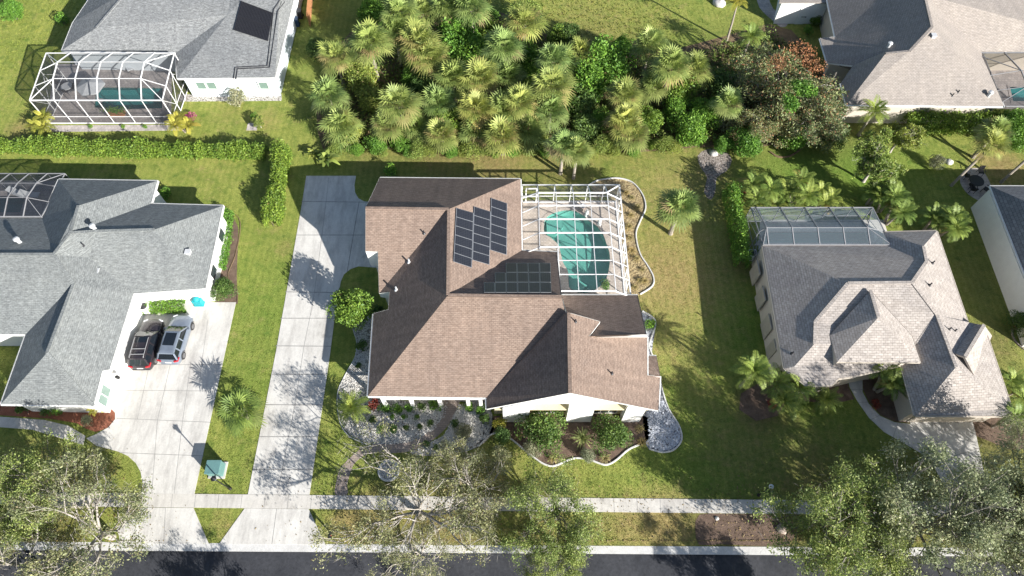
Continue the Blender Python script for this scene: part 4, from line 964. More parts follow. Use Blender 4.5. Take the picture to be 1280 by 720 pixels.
mb.poly([p-Vector((0, 0, .03)) for p in Pp])
for s in (.0, .5, 1): mb.tube([Pp[0].lerp(Pp[3], s)+Vector((0, 0, .05)), Pp[1].lerp(Pp[2], s)+Vector((0, 0, .05))], .06, 6)
mb.build('pool_heater_panel', M['thermal'], H4)
pl5 = pl
mb = MB()
for pth in ([(350, 0), (342, 12), (334, 82), (294, 84), (292, 98)], [(356, 2), (347, 14), (337, 84), (297, 86), (295, 99)]):
    mb.tube([onplane(x, y, *pl, .06) for x, y in pth], .05, 6)
mb.build('pipe', M['dark'], H4)

# ---- top right house and the one cut by the right edge
ho = W(1160, 80); H5 = thing('house', 'taupe-roofed house at the top right with a dark shaded roof slope', 'house', (ho.x, ho.y, 0))
V = {'r': (1165, 34, 7.2), 'se': (1255, 133, 3), 'sw': (1058, 131, 3), 'w1': (1044, 46, 3.3), 'w0': (1028, -30, 3.3), 'x1': (1137, 64, ('r', 'w1', 'w0')), 'x2': (1112, 62, ('r', 'w1', 'w0')), 'x3': (1107, 67, ('r', 'se', 'sw')), 'r0': (1148, -40, 7.2),
     'y0': (1025, 48, 3.0), 'y1': (1034, 78, 3.0), 'y2': (1066, 82, 3.7), 'y3': (1051, 104, 3.2), 'e0': (1228, 65, 3), 'e1': (1158, -6, 7.0), 'f0': (1420, 64, 3), 'f1': (1420, -60, 7.2), 'f2': (1155, -60, 7.3)}
P5, r5 = roof(H5, V, [('r', 'x1', 'x2', 'w1', 'w0', 'r0'), ('r', 'se', 'sw', 'x3', 'x1'), ('y0', 'w1', 'x2', 'x3', 'sw', 'y3', 'y2', 'y1'), ('x1', 'x3', 'x2'), ('r', 'e1', 'e0', 'se'), ('e1', 'f2', 'f1', 'f0', 'e0'), ('r', 'r0', 'f2', 'e1')], 'taupe', fascia='trim')
walls(H5, [P5['w0'], P5['w1'], P5['y1'], P5['y2'], P5['y3'], P5['sw'], P5['se'], P5['e0'], P5['f0'], P5['f1']], .42, 2.78, 'beige')
mb = MB(); g0 = [W(978, 2, 3), W(1040, 2, 3), W(1046, -60, 3), W(990, -60, 3)]; mb.prism([(p.x, p.y) for p in inset(g0, 0)] if False else [(p.x, p.y) for p in g0], -.05, 2.8); mb.build('garage_wing', M['white'], H5)
ww = W(990, 10, 1.5); 
for px in (998, 1018): door(H5, (W(px, 8, 1).x, g0[0].y-.02, 0), 1.0, 2.1, (1, 0), (0, -1), 'white')
mb = MB(); mb.prism([(p.x, p.y) for p in (W(974, 3.5, 3.0), W(1042, 3.5, 3.0), W(1048, -60, 3.0), W(986, -60, 3.0))], 2.9, 3.02, bottom=True); mb.build('garage_roof', M['taupe'], H5, uv=True)
pS5 = (P5['r'], P5['se'], P5['sw']); pW5 = (P5['r'], P5['w1'], P5['w0'])
pipe_vents(r5, None, [(1166, 46, pS5, 'box'), (1235, 120, pS5, 'white'), (1110, 59, pW5, 'white'), (1190, 120, pS5, 'pipe'), (1197, 116, pS5, 'pipe')])
c = W(1010, 60, 0)
ho = W(1320, 330); H6 = thing('house', 'house cut by the right edge with dark slate roof and bare white side wall', 'house', (ho.x, ho.y, 0))
V = {'a': (1238, 232.5, 3), 'b': (1460, 233, 3), 'c': (1312, 420, 3), 'd': (1500, 420, 3), 'r0': (1335, 275, 6), 'r1': (1400, 395, 6)}
P6, r6 = roof(H6, V, [('a', 'b', 'r0'), ('a', 'r0', 'r1', 'c'), ('c', 'r1', 'd'), ('b', 'd', 'r1', 'r0')], 'slate')
walls(H6, [P6['a'], P6['b'], P6['d'], P6['c']], [.3, .4, .4, -.12], 2.8, 'white')

# ---- screened pool enclosures
def cage(name, label, Xw, Xe, Xt, prof, g_y0, frame, scr, west=True, east=True, north=True, south=False, bw=.09, bh=.16, mid=1.0, hipw=None, hipe=None, braces=True, doorway=None):
    """prof: (Y, z) across from north to south; trusses at Xt; hips run from the first/last truss to the end walls at eave height"""
    cx = (Xw+Xe)/2; cy = (prof[0][0]+prof[-1][0])/2
    o = thing(name, label, 'pool enclosure', (cx, cy, 0)); ez = min(prof[0][1], prof[-1][1])
    bm = MB(); sc = MB(); V3 = lambda x, y, z: Vector((x, y, z))
    for X in Xt:
        for (y0, z0), (y1, z1) in zip(prof[:-1], prof[1:]): bm.beam(V3(X, y0, z0), V3(X, y1, z1), bw, bh)
        if north: bm.beam(V3(X, prof[0][0], 0), V3(X, prof[0][0], prof[0][1]), bw*.8, bw)
        if south: bm.beam(V3(X, prof[-1][0], 0), V3(X, prof[-1][0], prof[-1][1]), bw*.8, bw)
    for y, z in prof[1:-1]: bm.beam(V3(Xt[0], y, z+.003), V3(Xt[-1], y, z+.003), bw*.7, bw*.8)
    for y, z in (prof[0], prof[-1]): bm.beam(V3(Xw, y, z), V3(Xe, y, z), bw*1.2, bw*1.2)
    for (y0, z0), (y1, z1) in zip(prof[:-1], prof[1:]): sc.poly((V3(Xt[0], y0, z0+.02), V3(Xt[-1], y0, z0+.02), V3(Xt[-1], y1, z1+.02), V3(Xt[0], y1, z1+.02)))
    for X, Xh, on in ((Xw, Xt[0], west), (Xe, Xt[-1], east)):
        if not on: continue
        ne, se = prof[0], prof[-1]; ys = [p[0] for p in prof]
        bm.beam(V3(X, ne[0], ne[1]), V3(X, se[0], se[1]), bw, bw*1.2)
        for y, z in prof[1:-1]:
            t = (y-ne[0])/(se[0]-ne[0]); zz = ne[1]+(se[1]-ne[1])*t
            if abs(X-Xh) > .05: bm.beam(V3(Xh, y, z), V3(X, y, zz), bw*.7, bw)
            bm.beam(V3(X, y, 0), V3(X, y, zz), bw*.8, bw)
        for y, z in (ne, se): bm.beam(V3(X, y, 0), V3(X, y, z), bw, bw)
        bm.beam(V3(X, ne[0], mid), V3(X, se[0], mid), bw*.7, bw*.7)
        bm.beam(V3(X, ne[0], .06), V3(X, se[0], .06), bw, bw)
        if braces:
            k = [ne]+[p for p in prof[1:-1]]+[se]
            for i in range(len(k)-1):
                a, b = k[i], k[i+1]
                if i % 2: a, b = b, a
                bm.beam(V3(X, a[0], mid), V3(X, b[0], ez-.05), bw*.5, bw*.5)
        if abs(X-Xh) > .05:
            bm.beam(V3(Xh, prof[1][0], prof[1][1]), V3(X, ne[0], ne[1]), bw*.7, bw); bm.beam(V3(Xh, prof[-2][0], prof[-2][1]), V3(X, se[0], se[1]), bw*.7, bw)
            sc.poly([V3(X, ne[0], ne[1])]+[V3(Xh, y, z) for y, z in prof[1:-1]]+[V3(X, se[0], se[1])])
            sc.poly((V3(X, ne[0], ne[1]), V3(Xh, ne[0], ne[1]), V3(Xh, prof[1][0], prof[1][1])))
            sc.poly((V3(X, se[0], se[1]), V3(Xh, se[0], se[1]), V3(Xh, prof[-2][0], prof[-2][1])))
        sc.poly((V3(X, ne[0], .05), V3(X, se[0], .05), V3(X, se[0], se[1]), V3(X, ne[0], ne[1])))
    for on, (y, z) in ((north, prof[0]), (south, prof[-1])):
        if not on: continue
        bm.beam(V3(Xw, y, mid), V3(Xe, y, mid), bw*.7, bw*.7); bm.beam(V3(Xw, y, .06), V3(Xe, y, .06), bw, bw)
        sc.poly((V3(Xw, y, .05), V3(Xe, y, .05), V3(Xe, y, z), V3(Xw, y, z)))
    bm.build('frame', M[frame], o); sc.build('screen', M[scr], o)
    if doorway:
        x, y = doorway; d = MB()
        for a, b in (((x-.45, y, 0), (x-.45, y, 2.1)), ((x+.45, y, 0), (x+.45, y, 2.1)), ((x-.45, y, 2.1), (x+.45, y, 2.1)), ((x-.45, y, 1), (x+.45, y, 1))): d.beam(a, b, .09, .07)
        d.build('screen_door', M[frame], o)
    return o
# main enclosure: beams run across, purlins along
o = thing('pool_enclosure', 'white-framed screen enclosure over the turquoise pool of the brown-roofed house', 'pool enclosure', (5.6, 33, 0))
bm = MB(); sc = MB(); Vx = lambda x, y, z: Vector((x, y, z))
Yn, Xe, he, hf = 39.1, 10.18, 2.7, 3.75; Yn2 = W(700, 241, hf).y; Xe2 = 8.68; Xh, Xw = .98, 2.45; Ys = W(740, 367, 3.3).y; Xs = 4.0; ysp = W(660, 315, 3.3).y
by = [W(700, y, hf).y for y in (241, 257, 274, 291, 309)]
for i, y in enumerate(by+[W(720, 325.5, hf).y, W(720, 343, hf).y]):
    big = i < 5; w, h = (.07, .15) if big else (.05, .08)
    bm.beam(Vx(Xw if big else Xs, y, hf), Vx(Xe2, y, hf), w, h); bm.beam(Vx(Xe2, y, hf), Vx(Xe, y, he), w*.8, h*.7); bm.beam(Vx(Xe, y, 0), Vx(Xe, y, he), .08, .08)
    if big and i: bm.beam(Vx(Xh, y-.25, 3.05), Vx(Xw, y, hf), w*.8, h*.7)
bm.beam(Vx(Xh, by[0]-.05, 3.05), Vx(Xw, by[0], hf), .08, .12)
for px in (673, 695, 716.5, 737.5, 759):
    x = W(px, 241, hf).x; y1 = Ys if x > Xs-.2 else ysp
    bm.beam(Vx(x, Yn2, hf+.004), Vx(x, y1, hf+.004), .055, .08); bm.beam(Vx(x, Yn2, hf), Vx(x, Yn, he), .08, .12); bm.beam(Vx(x, Yn, 0), Vx(x, Yn, he), .07, .07)
bm.beam(Vx(Xs, ysp, hf), Vx(Xs, Ys, hf), .06, .08)
bm.beam(Vx(Xh, Yn, he), Vx(Xe, Yn, he), .1, .1); bm.beam(Vx(Xe, Yn, he), Vx(Xe, Ys, he), .1, .1); bm.beam(Vx(Xe2, Yn2, hf), Vx(Xe, Yn, he), .08, .12); bm.beam(Vx(Xe2, Ys, hf), Vx(Xe, Ys, he), .07, .1); bm.beam(Vx(Xs, Ys, hf), Vx(Xe2, Ys, hf), .07, .1)
bm.beam(Vx(Xh, Yn, 1), Vx(Xe, Yn, 1), .06, .06); bm.beam(Vx(Xe, Yn, 1), Vx(Xe, Ys, 1), .06, .06); bm.beam(Vx(Xh, Yn, .06), Vx(Xe, Yn, .06), .09, .09); bm.beam(Vx(Xe, Yn, .06), Vx(Xe, Ys, .06), .09, .09)
bm.beam(Vx(Xe, Yn, 0), Vx(Xe, Yn, he), .1, .1); bm.beam(Vx(Xh, Yn, 0), Vx(Xh, Yn, he), .08, .08)
ey = [Yn]+by+[W(720, 325.5, hf).y, W(720, 343, hf).y, Ys]
for i in range(len(ey)-1):
    a, b = (ey[i], ey[i+1]) if i % 2 else (ey[i+1], ey[i]); bm.beam(Vx(Xe, a, 1), Vx(Xe, b, he-.05), .05, .05)
bm.build('frame', M['alu'], o)
for q in (((Xw, Yn2, hf), (Xe2, Yn2, hf), (Xe2, ysp, hf), (Xw, ysp, hf)), ((Xs, ysp, hf), (Xe2, ysp, hf), (Xe2, Ys, hf), (Xs, Ys, hf)), ((Xh, Yn2, 3.05), (Xw, Yn2, hf), (Xw, ysp, hf), (Xh, ysp, 3.05)), ((Xw, Yn2, hf), (Xe2, Yn2, hf), (Xe, Yn, he), (Xh, Yn, he)), ((Xe2, Yn2, hf), (Xe2, Ys, hf), (Xe, Ys, he), (Xe, Yn, he)),
          ((Xh, Yn, .05), (Xe, Yn, .05), (Xe, Yn, he), (Xh, Yn, he)), ((Xe, Yn, .05), (Xe, Ys, .05), (Xe, Ys, he), (Xe, Yn, he))):
    sc.poly([(x, y, z+.06) for x, y, z in q])
sc.build('screen', M['screen'], o)
d = MB(); dx = W(664, 238, 1.5).x
for a, b in (((dx-.5, Yn-.03, 0), (dx-.5, Yn-.03, 2.2)), ((dx+.5, Yn-.03, 0), (dx+.5, Yn-.03, 2.2)), ((dx-.5, Yn-.03, 2.2), (dx+.5, Yn-.03, 2.2)), ((dx-.5, Yn-.03, 1), (dx+.5, Yn-.03, 1))): d.beam(a, b, .1, .08)
d.build('screen_door', M['alu'], o)
cage('pool_enclosure', 'white-framed screen enclosure with arched beams beside the top left house', -49.1, -35.6, [-46.6, -44.35, -42.15, -39.9, -37.7], [(55.6, 4.0), (53.3, 4.85), (51.3, 4.5), (49.5, 3.3)], 0, 'alu', 'screen2', True, True, False, True, .075, .12)
xs2 = [W(px, 271, 3.2).x for px in (-45, -20, 5, 29)]
cage('pool_enclosure', 'dark screen enclosure with thin white beams at the left edge, in the roof notch', W(-110, 271, 3.2).x, W(52, 271, 3.2).x, xs2, [(W(60, 217, 2.7).y, 2.7), (W(40, 229, 3.4).y, 3.4), (W(30, 247, 3.7).y, 3.7), (W(30, 271, 3.2).y, 3.2)], 0, 'bronze', 'screen4', False, True, True, False, .06, .11)
xs3 = [W(px, 307, 3.1).x for px in (961, 993, 1025, 1057, 1088)]
cage('pool_enclosure', 'grey-framed screen enclosure along the back of the tan-roofed house', W(952, 300, 3).x, W(1111, 300, 3).x, xs3, [(W(1000, 259.5, 2.3).y, 2.3), (W(1000, 284.5, 3.5).y, 3.5), (W(1000, 306, 3.1).y, 3.1)], 0, 'bronze', 'screen3', True, True, True, False, .07, .12)
xs4 = [W(px, 65, 3.1).x for px in (1255, 1285, 1320)]
cage('pool_enclosure', 'dark screen enclosure cut by the right edge beside the taupe-roofed house', W(1240, 120, 3).x, W(1400, 120, 3).x, xs4, [(W(1250, 66, 3.1).y, 3.1), (W(1250, 88, 3.8).y, 3.8), (W(1250, 108, 3.6).y, 3.6), (W(1250, 133, 2.8).y, 2.8)], 0, 'bronze', 'screen4', True, False, False, True, .07, .12)
# ------------------------------------------------------------------ cars
def carpaint(name, c, rough=.3): 
    m = plain(name, c, rough, .25, .5, .6); return m
def car(name, label, loc, rz, paint, roof_h=1.68, L=4.6, hw=.93, rails=True, sunroof='glass', tail=(.42, .015, .02), plate=True, black_roof=False, rake=.0):
    o = thing(name, label, 'car', loc, rz); f, b = L/2, -L/2
    zb, belt = .28, 1.0
    ST_ = [(b, hw*.82, .45, .78, .80), (b+.06, hw*.93, .34, .92, .96), (b+.35, hw*.99, zb, belt, belt+.05), (-1.2, hw, zb, belt, belt), (0, hw, zb, belt-.02, belt-.02), (.75, hw, zb, belt-.02, belt), (1.05, hw, zb, belt-.05, belt+.03),
           (1.5, hw*.985, zb, belt-.1, belt-.02), (f-.35, hw*.95, zb+.02, belt-.16, belt-.10), (f-.1, hw*.85, .34, belt-.26, belt-.2), (f, hw*.66, .42, .70, .72)]
    mb = MB(); n = 11; rings = []
    for y, w, z0, zl, zt in ST_:
        half = [(w*.88, z0), (w*.985, z0+.10), (w, (z0+zl)/2), (w*.985, zl-.06), (w*.93, zl), (w*.5, zt)]
        ring = [(-x, z) for x, z in half]+[(0, zt+.02)]+[(x, z) for x, z in half[::-1]]
        base = len(mb.v); mb.v += [(x, y, z) for x, z in ring]; rings.append((base, len(ring)))
    for (a, k), (c, _) in zip(rings[:-1], rings[1:]):
        for i in range(k): mb.f.append((a+i, a+(i+1) % k, c+(i+1) % k, c+i)); mb.m.append(0)
    a, k = rings[0]; mb.f.append(tuple(a+i for i in range(k-1, -1, -1))); mb.m.append(0)
    a, k = rings[-1]; mb.f.append(tuple(a+i for i in range(k))); mb.m.append(0)
    body = mb.build('body', paint, o, smooth=True, local=True)
    wb, wt = hw*.91, hw*.70; yw, yt, yr, yrb = 1.02, .28, b+.52, b+.14; zr = roof_h; z0 = belt-.01
    Bs = [(-wb, yw, z0+.03), (wb, yw, z0+.03), (wb, yrb, z0+.05), (-wb, yrb, z0+.05)]; Tp = [(-wt, yt, zr-.05), (wt, yt, zr-.05), (wt*.97, yr, zr-.08), (-wt*.97, yr, zr-.08)]
    rf = MB()
    # roof shell with rounded shoulders
    R2 = [(x*1.07, y+(.06 if y > 0 else -.07), z-.055) for x, y, z in Tp]; R1 = [(x*1.0, y, z+.02) for x, y, z in Tp]; R0 = [(x*.8, y*.8-.12, z+.055) for x, y, z in Tp]
    for lo, hi in ((R2, R1), (R1, R0)):
        for i in range(4): rf.poly((lo[i], lo[(i+1) % 4], hi[(i+1) % 4], hi[i])[::-1])
    rf.poly(R0[::-1])
    for s in (-1, 1):
        rf.beam((s*wb, yw-.02, z0), (s*wt*1.03, yt, zr-.07), .09, .07)
        rf.beam((s*wb, yrb+.02, z0), (s*wt, yr-.02, zr-.1), .12, .1); rf.beam((s*wb*1.0, -.35, z0), (s*wt*1.03, -.32, zr-.07), .1, .05); rf.beam((s*wb, b+1.0, z0), (s*wt*1.02, b+1.0, zr-.09), .12, .05)
    rf.build('roof', M['gloss_black'] if black_roof else paint, o, local=True)
    def pane(nm, q):
        g = MB(); g.poly(q); g.build(nm, M['carglass'], o, local=True)
    e = .9
    pane('windshield', (Bs[0], Bs[1], Tp[1], Tp[0])); pane('rear_window', (Bs[2], Bs[3], Tp[3], Tp[2]))
    pane('side_window', (Bs[1], Bs[2], Tp[2], Tp[1])); pane('side_window', (Bs[3], Bs[0], Tp[0], Tp[3]))
    fl = MB(); fl.box((0, -.6, .95), (wb*1.7, 2.6, .05)); fl.build('cabin_floor', M['dark'], o, local=True)
    for y in (f-.88, b+.85):
        for s in (-1, 1):
            w = MB(); c = Vector((s*(hw-.10), y, .345))
            ring = [(0, 0)]
            w.tube([c-Vector((.115, 0, 0)), c-Vector((.09, 0, 0)), c+Vector((.09, 0, 0)), c+Vector((.115, 0, 0))], [.30, .345, .345, .30], 20)
            wo = w.build('wheel', M['tyre'], o, local=True)
            r = MB(); q = c+Vector((s*.112, 0, 0)); r.tube([q, q+Vector((s*.012, 0, 0))], [.23, .21], 16); r.build('rim', M['rimgrey'], wo, local=True)
            ar = MB()
            for i in range(9):
                a0, a1 = math.pi*i/9, math.pi*(i+1)/9
                p = lambda a, rr: (s*(hw+.012), y+math.cos(a)*rr, .345+math.sin(a)*rr)
                ar.poly((p(a0, .37), p(a1, .37), p(a1, .44), p(a0, .44)))
            ar.build('wheel_arch', M['dark'], o, local=True)
    for s in (-1, 1):
        h = MB(); h.beam((s*hw*.50, f-.05, .70), (s*hw*.86, f-.22, .74), .16, .13); h.build('headlight', M['lamp'], o, local=True)
        t = MB(); t.beam((s*hw*.60, b+.03, .90), (s*hw*.955, b+.10, .96), .10, .17); t.beam((s*hw*.95, b+.10, .95), (s*hw*.98, b+.42, .97), .05, .13); t.build('taillight', M['tail'], o, local=True)
        m = MB(); m.box((s*(hw+.10), .78, 1.04), (.2, .12, .13)); m.build('mirror', paint, o, local=True, bevel=.03)
        if rails:
            k = MB(); k.tube([(s*wt*.88, yt-.15, zr), (s*wt*.9, yt-.25, zr+.07), (s*wt*.9, yr+.15, zr+.05), (s*wt*.88, yr+.05, zr-.02)], .025, 6); k.build('roof_rail', M['bronze'], o, local=True)
    if rails:
        for y in (-.95, -1.45):
            k = MB(); k.beam((-wt*.9, y, zr+.07), (wt*.9, y, zr+.07), .06, .03); k.build('roof_bar', M['bronze'], o, local=True)
    if sunroof:
        k = MB(); y0, y1 = (yt-.18, -1.05) if not rails else (yt-.12, yt-.62); k.box((0, (y0+y1)/2, zr+.01), (wt*1.45, abs(y1-y0), .035)); k.build('sunroof', M['carglass'], o, local=True, bevel=.01)
    k = MB(); k.box((0, b-.005, .72), (.5, .02, .13)); k.build('license_plate', M['white'], o, local=True)
    k = MB(); k.beam((-hw*.8, b+.02, .47), (hw*.8, b+.02, .47), .12, .2); k.build('rear_bumper', M['dark'] if rails else paint, o, local=True, bevel=.04)
    k = MB(); k.box((0, f-.03, .58), (hw*.9, .06, .2)); k.build('grille', M['black'], o, local=True)
    for s in (-.3, .15):
        k = MB(); k.beam((s, yw+.02, z0+.05), (s+.35, yw-.18, z0+.20), .02, .02); k.build('wiper', M['black'], o, local=True)
    return o
M['carglass'] = plain('car_glass', (.012, .016, .022), .06, 0, .8); M['rimgrey'] = plain('rim_grey', (.22, .22, .23), .35, .6); M['tyre'] = plain('tyre', (.02, .02, .02), .85)
M['lamp'] = plain('headlamp_glass', (.7, .72, .75), .15); M['tail'] = plain('taillamp_red', (.42, .012, .02), .25); M['gloss_black'] = plain('gloss_black', (.01, .01, .012), .15)
M['navy'] = carpaint('dark_grey_paint', (.035, .030, .036), .25); M['silver'] = carpaint('silver_blue_paint', (.20, .235, .29), .3)
p = W(186, 429, .6); car('parked_car', 'dark SUV with silver roof rails parked beside the garage wall', (p.x-.05, p.y-.1, .03), R_(1.0), M['navy'])
p = W(221, 424, .6); car('parked_car', 'silver SUV with a big dark glass sunroof parked right of the dark one', (p.x, p.y, .03), R_(-2), M['silver'], 1.6, 4.5, .92, False)
# ------------------------------------------------------------------ small things
def ac(label, px, py, s=.85, cat='air conditioner'):
    p = W(px, py, .8); o = thing('air_conditioner', label, cat, (p.x, p.y, 0)); mb = MB(); mb.box((p.x, p.y, .42), (s, s, .8)); mb.build('casing', M['alu'], o, bevel=.05)
    k = MB(); k.lathe(p+Vector((0, 0, .025)), [(.34, 0), (.34, .02), (.28, .02), (.28, .0)], 18); 
    for i in range(6): a = math.pi*i/6; d = Vector((math.cos(a), math.sin(a), 0))*.33; k.beam(p-d+Vector((0, 0, .04)), p+d+Vector((0, 0, .04)), .03, .015)
    k.build('fan_grille', M['dark'], o)
ac('white square air conditioner by the hedge beside the dark SUV', 179, 383)
ac('grey air conditioner in the narrow bed beside the tan-roofed house', 941, 316, .8)
p = W(250, 380, 0); o = thing('covered_grill', 'teal cover draped over a barbecue grill by the garage corner', 'grill', (p.x, p.y, .03))
mb = MB(); mb.box((p.x, p.y, .45), (.8, .5, .8)); mb.lathe((p.x, p.y+.02, .86), [(.3, 0), (.27, .15), (.15, .22), (.02, .25)], 14); mb.build('cover', M['teal'], o, bevel=.05)
mb = MB(); mb.box((p.x, p.y, .07), (.86, .56, .12)); mb.build('hem', M['teal'], o)
p = W(273, 588, 0); o = thing('transformer_box', 'green-blue metal utility transformer box on the lawn between two driveways', 'utility box', (p.x, p.y, 0))
mb = MB(); mb.box((p.x, p.y, .04), (1.3, 1.3, .1)); mb.build('pad', M['conc'], o); 
mb = MB(); mb.box((p.x, p.y, .58), (1.05, 1.0, 1.0)); mb.build('cabinet', M['boxgreen'], o, bevel=.03)
mb = MB(); mb.box((p.x, p.y-.02, 1.11), (1.12, 1.08, .07)); mb.build('lid', M['boxgreen'], o, bevel=.02); mb = MB(); mb.box((p.x+.1, p.y-.52, .62), (.06, .06, .2)); mb.build('handle', M['dark'], o)
def lamp_post(label, px, py, h, globe=False):
    p = W(px, py, 0); o = thing('lamp_post', label, 'lamp post', (p.x, p.y, 0)); mb = MB()
    mb.lathe(p, [(.13, -.02), (.13, .12), (.07, .2), (.05, .4), (.045, h-.3), (.06, h-.28), (.03, h-.25)], 10); mb.build('pole', M['black'], o)
    k = MB(); q = p+Vector((0, 0, h-.28))
    if globe: k.lathe(q, [(.06, 0), (.15, .07), (.18, .18), (.15, .29), (.04, .36)], 14); k.build('globe', M['cushion'], o)
    else:
        k.lathe(q, [(.10, 0), (.15, .3)], 6); k.build('lantern_glass', M['glassg'], o)
        k = MB(); k.lathe(q, [(.02, .46), (.05, .40), (.23, .31), (.22, .28)][::-1], 6); k.build('lantern_cap', M['black'], o)
lamp_post('black lamp post on the lawn beside the green-blue utility box', 288, 611, 3.3)
lamp_post('short black lamp post beside the driveway of the tan-roofed house', 1150.5, 576.5, 2.2)
lamp_post('lamp post with a pale globe poking out beside the big front tree', 948, 619, 3.0, True)
def mailbox(label, px, py):
    p = W(px, py, 0); o = thing('mailbox', label, 'mailbox', (p.x, p.y, 0)); mb = MB(); mb.beam(p-Vector((0, 0, .02)), p+Vector((0, 0, 1.05)), .11, .11); mb.beam(p+Vector((0, 0, .95)), p+Vector((0, -.5, .95)), .07, .07); mb.build('post', M['black'], o)
    k = MB(); a = [(math.cos(t)*.11, math.sin(t)*.11+.13) for t in [math.pi*i/8 for i in range(9)]]+[(-.11, 0), (.11, 0)]
    n = len(a); v0 = [(p.x+x, p.y+.08, 1.0+z) for x, z in a]; v1 = [(p.x+x, p.y-.48, 1.0+z) for x, z in a]
    for i in range(n): k.poly((v0[i], v0[(i+1) % n], v1[(i+1) % n], v1[i]))
    k.poly(v0[::-1]); k.poly(v1); k.build('box', M['black'], o); k = MB(); k.box((p.x+.125, p.y-.2, 1.2), (.02, .05, .22)); k.build('flag', M['tail'], o)
mailbox('black mailbox on a post in the dry verge by the long driveway', 417, 669)
def bin_(label, px, py, m='dark', rz=.1):
    p = W(px, py, 0); o = thing('wheelie_bin', label, 'bin', (p.x, p.y, 0)); mb = MB(); mb.prism([(p.x-.27, p.y-.3), (p.x+.27, p.y-.3), (p.x+.27, p.y+.3), (p.x-.27, p.y+.3)], .05, .95); mb.build('body', M[m], o, bevel=.03)
    k = MB(); k.box((p.x, p.y, 1.0), (.62, .7, .07)); k.build('lid', M[m], o, bevel=.03)
    for s in (-1, 1):
        k = MB(); k.tube([p+Vector((s*.24, .33, .11)), p+Vector((s*.31, .33, .11))], .11, 12); k.build('wheel', M['tyre'], o)
M['binblue'] = plain('bin_blue', (.02, .05, .11), .5); M['bingreen'] = plain('bin_green', (.03, .05, .04), .5)
bin_('dark blue wheelie bin against the white wall beside the cedar fence', 372, 32, 'binblue'); bin_('black wheelie bin nearer the cedar fence, behind the dark blue one', 376, 22, 'dark')
bin_('black bin in front of the white garage at the top right', 1000, 28, 'bingreen'); bin_('dark bin standing against the front wall under the garage lamp', 139, 471, 'bingreen')
a, b = W(388, 34, 0), W(396, -60, 0); o = thing('board_fence', 'orange cedar board fence beside the white wall at the top', 'fence', (a.x, a.y, 0)); d = (b-a); n = int(d.length/.16)
mb = MB()
for i in range(n): q = a+d*(i+.5)/n; mb.box((q.x, q.y, .92), (.03, .14, 1.8+.02*(i % 3)), math.atan2(d.y, d.x)-math.pi/2)
mb.build('boards', M['wood'], o); mb = MB()
for z in (.4, 1.5): mb.beam(a+Vector((-.05, 0, z)), b+Vector((-.05, 0, z)), .05, .09)
mb.build('rail', M['wood'], o)
# patio set
def chair(label, px, py, rz, mat='black', hh=.45, group=None):
    p = W(px, py, .4); o = thing('patio_chair', label, 'chair', (p.x, p.y, .02), rz, group); mb = MB(); mb.box((0, 0, hh), (.52, .52, .06)); mb.build('seat', M[mat], o, local=True, bevel=.02)
    k = MB(); k.beam((0, -.27, hh), (0, -.36, hh+.5), .5, .05); k.build('backrest', M[mat], o, local=True)
    for s in (-1, 1):
        for t in (-1, 1): q = MB(); q.beam((s*.23, t*.23, 0), (s*.22, t*.22, hh), .04, .04); q.build('leg', M[mat], o, local=True)
        q = MB(); q.beam((s*.27, -.25, hh+.22), (s*.27, .25, hh+.22), .05, .04); q.build('armrest', M[mat], o, local=True)
p = W(1221, 225.5, .75); o = thing('patio_table', 'round black patio table on the paved oval by the right edge', 'table', (p.x, p.y, .02))
mb = MB(); mb.lathe((p.x, p.y, 0), [(.7, .70), (.72, .73), (.70, .76)], 28); mb.build('tabletop', M['black'], o); mb = MB(); mb.lathe((p.x, p.y, 0), [(.35, .0), (.3, .04), (.06, .08), (.06, .7)], 14); mb.build('pedestal', M['black'], o)
for lb, px, py, rz in (('black patio chair left of the round table, its back to the lawn', 1209, 220, R_(-95)), ('black patio chair in front of the round table, nearest the palms', 1216, 236.5, R_(-15)), ('black patio chair nearest the slate-roofed house', 1232.5, 237, R_(40)), ('black patio chair behind the round table, half under the palm', 1226, 215, R_(170))): chair(lb, px, py, rz)
# inside the enclosures
def lounger(label, px, py, rz, mat='cushion'):
    p = W(px, py, .4); o = thing('sun_lounger', label, 'sun lounger', (p.x, p.y, .045), rz); mb = MB(); mb.box((0, -.2, .34), (.66, 1.3, .09)); mb.build('seat', M[mat], o, local=True, bevel=.03)
    k = MB(); k.beam((0, .45, .36), (0, .98, .72), .66, .08); k.build('backrest', M[mat], o, local=True)
    for s in (-1, 1):
        for t in (-.7, .45): q = MB(); q.beam((s*.28, t, 0), (s*.28, t, .3), .05, .05); q.build('leg', M['bronze'], o, local=True)
for lb, px, py, rz in (('pale lounger under the enclosure at the top left, closest to the house corner', 96, 74, .5), ('pale lounger with raised back beside the dark chairs under the white frame', 127, 77, .3), ('pale lounger in the middle of the top left pool deck', 160, 82, .6), ('lone pale lounger in the shaded right corner of the top left enclosure', 206, 77, -.4), ('grey lounger on the deck by the left-edge pool', 22, 241, 1.2), ('pale lounger on the deck left of the stone table by the left-edge pool', 38, 243, 1.5)): lounger(lb, px, py, rz)
p = W(110, 104, 2.5); o = thing('patio_umbrella', 'large white parasol open under the top left enclosure', 'parasol', (p.x, p.y, .045))
mb = MB(); n = 6; rim = [(p.x+1.5*math.cos(6.283*i/n+.3), p.y+1.5*math.sin(6.283*i/n+.3), 2.15) for i in range(n)]
for i in range(n): mb.poly((rim[i], rim[(i+1) % n], (p.x, p.y, 2.65))); mb.poly((rim[i], (rim[i][0], rim[i][1], 1.98), (rim[(i+1) % n][0], rim[(i+1) % n][1], 1.98), rim[(i+1) % n]))
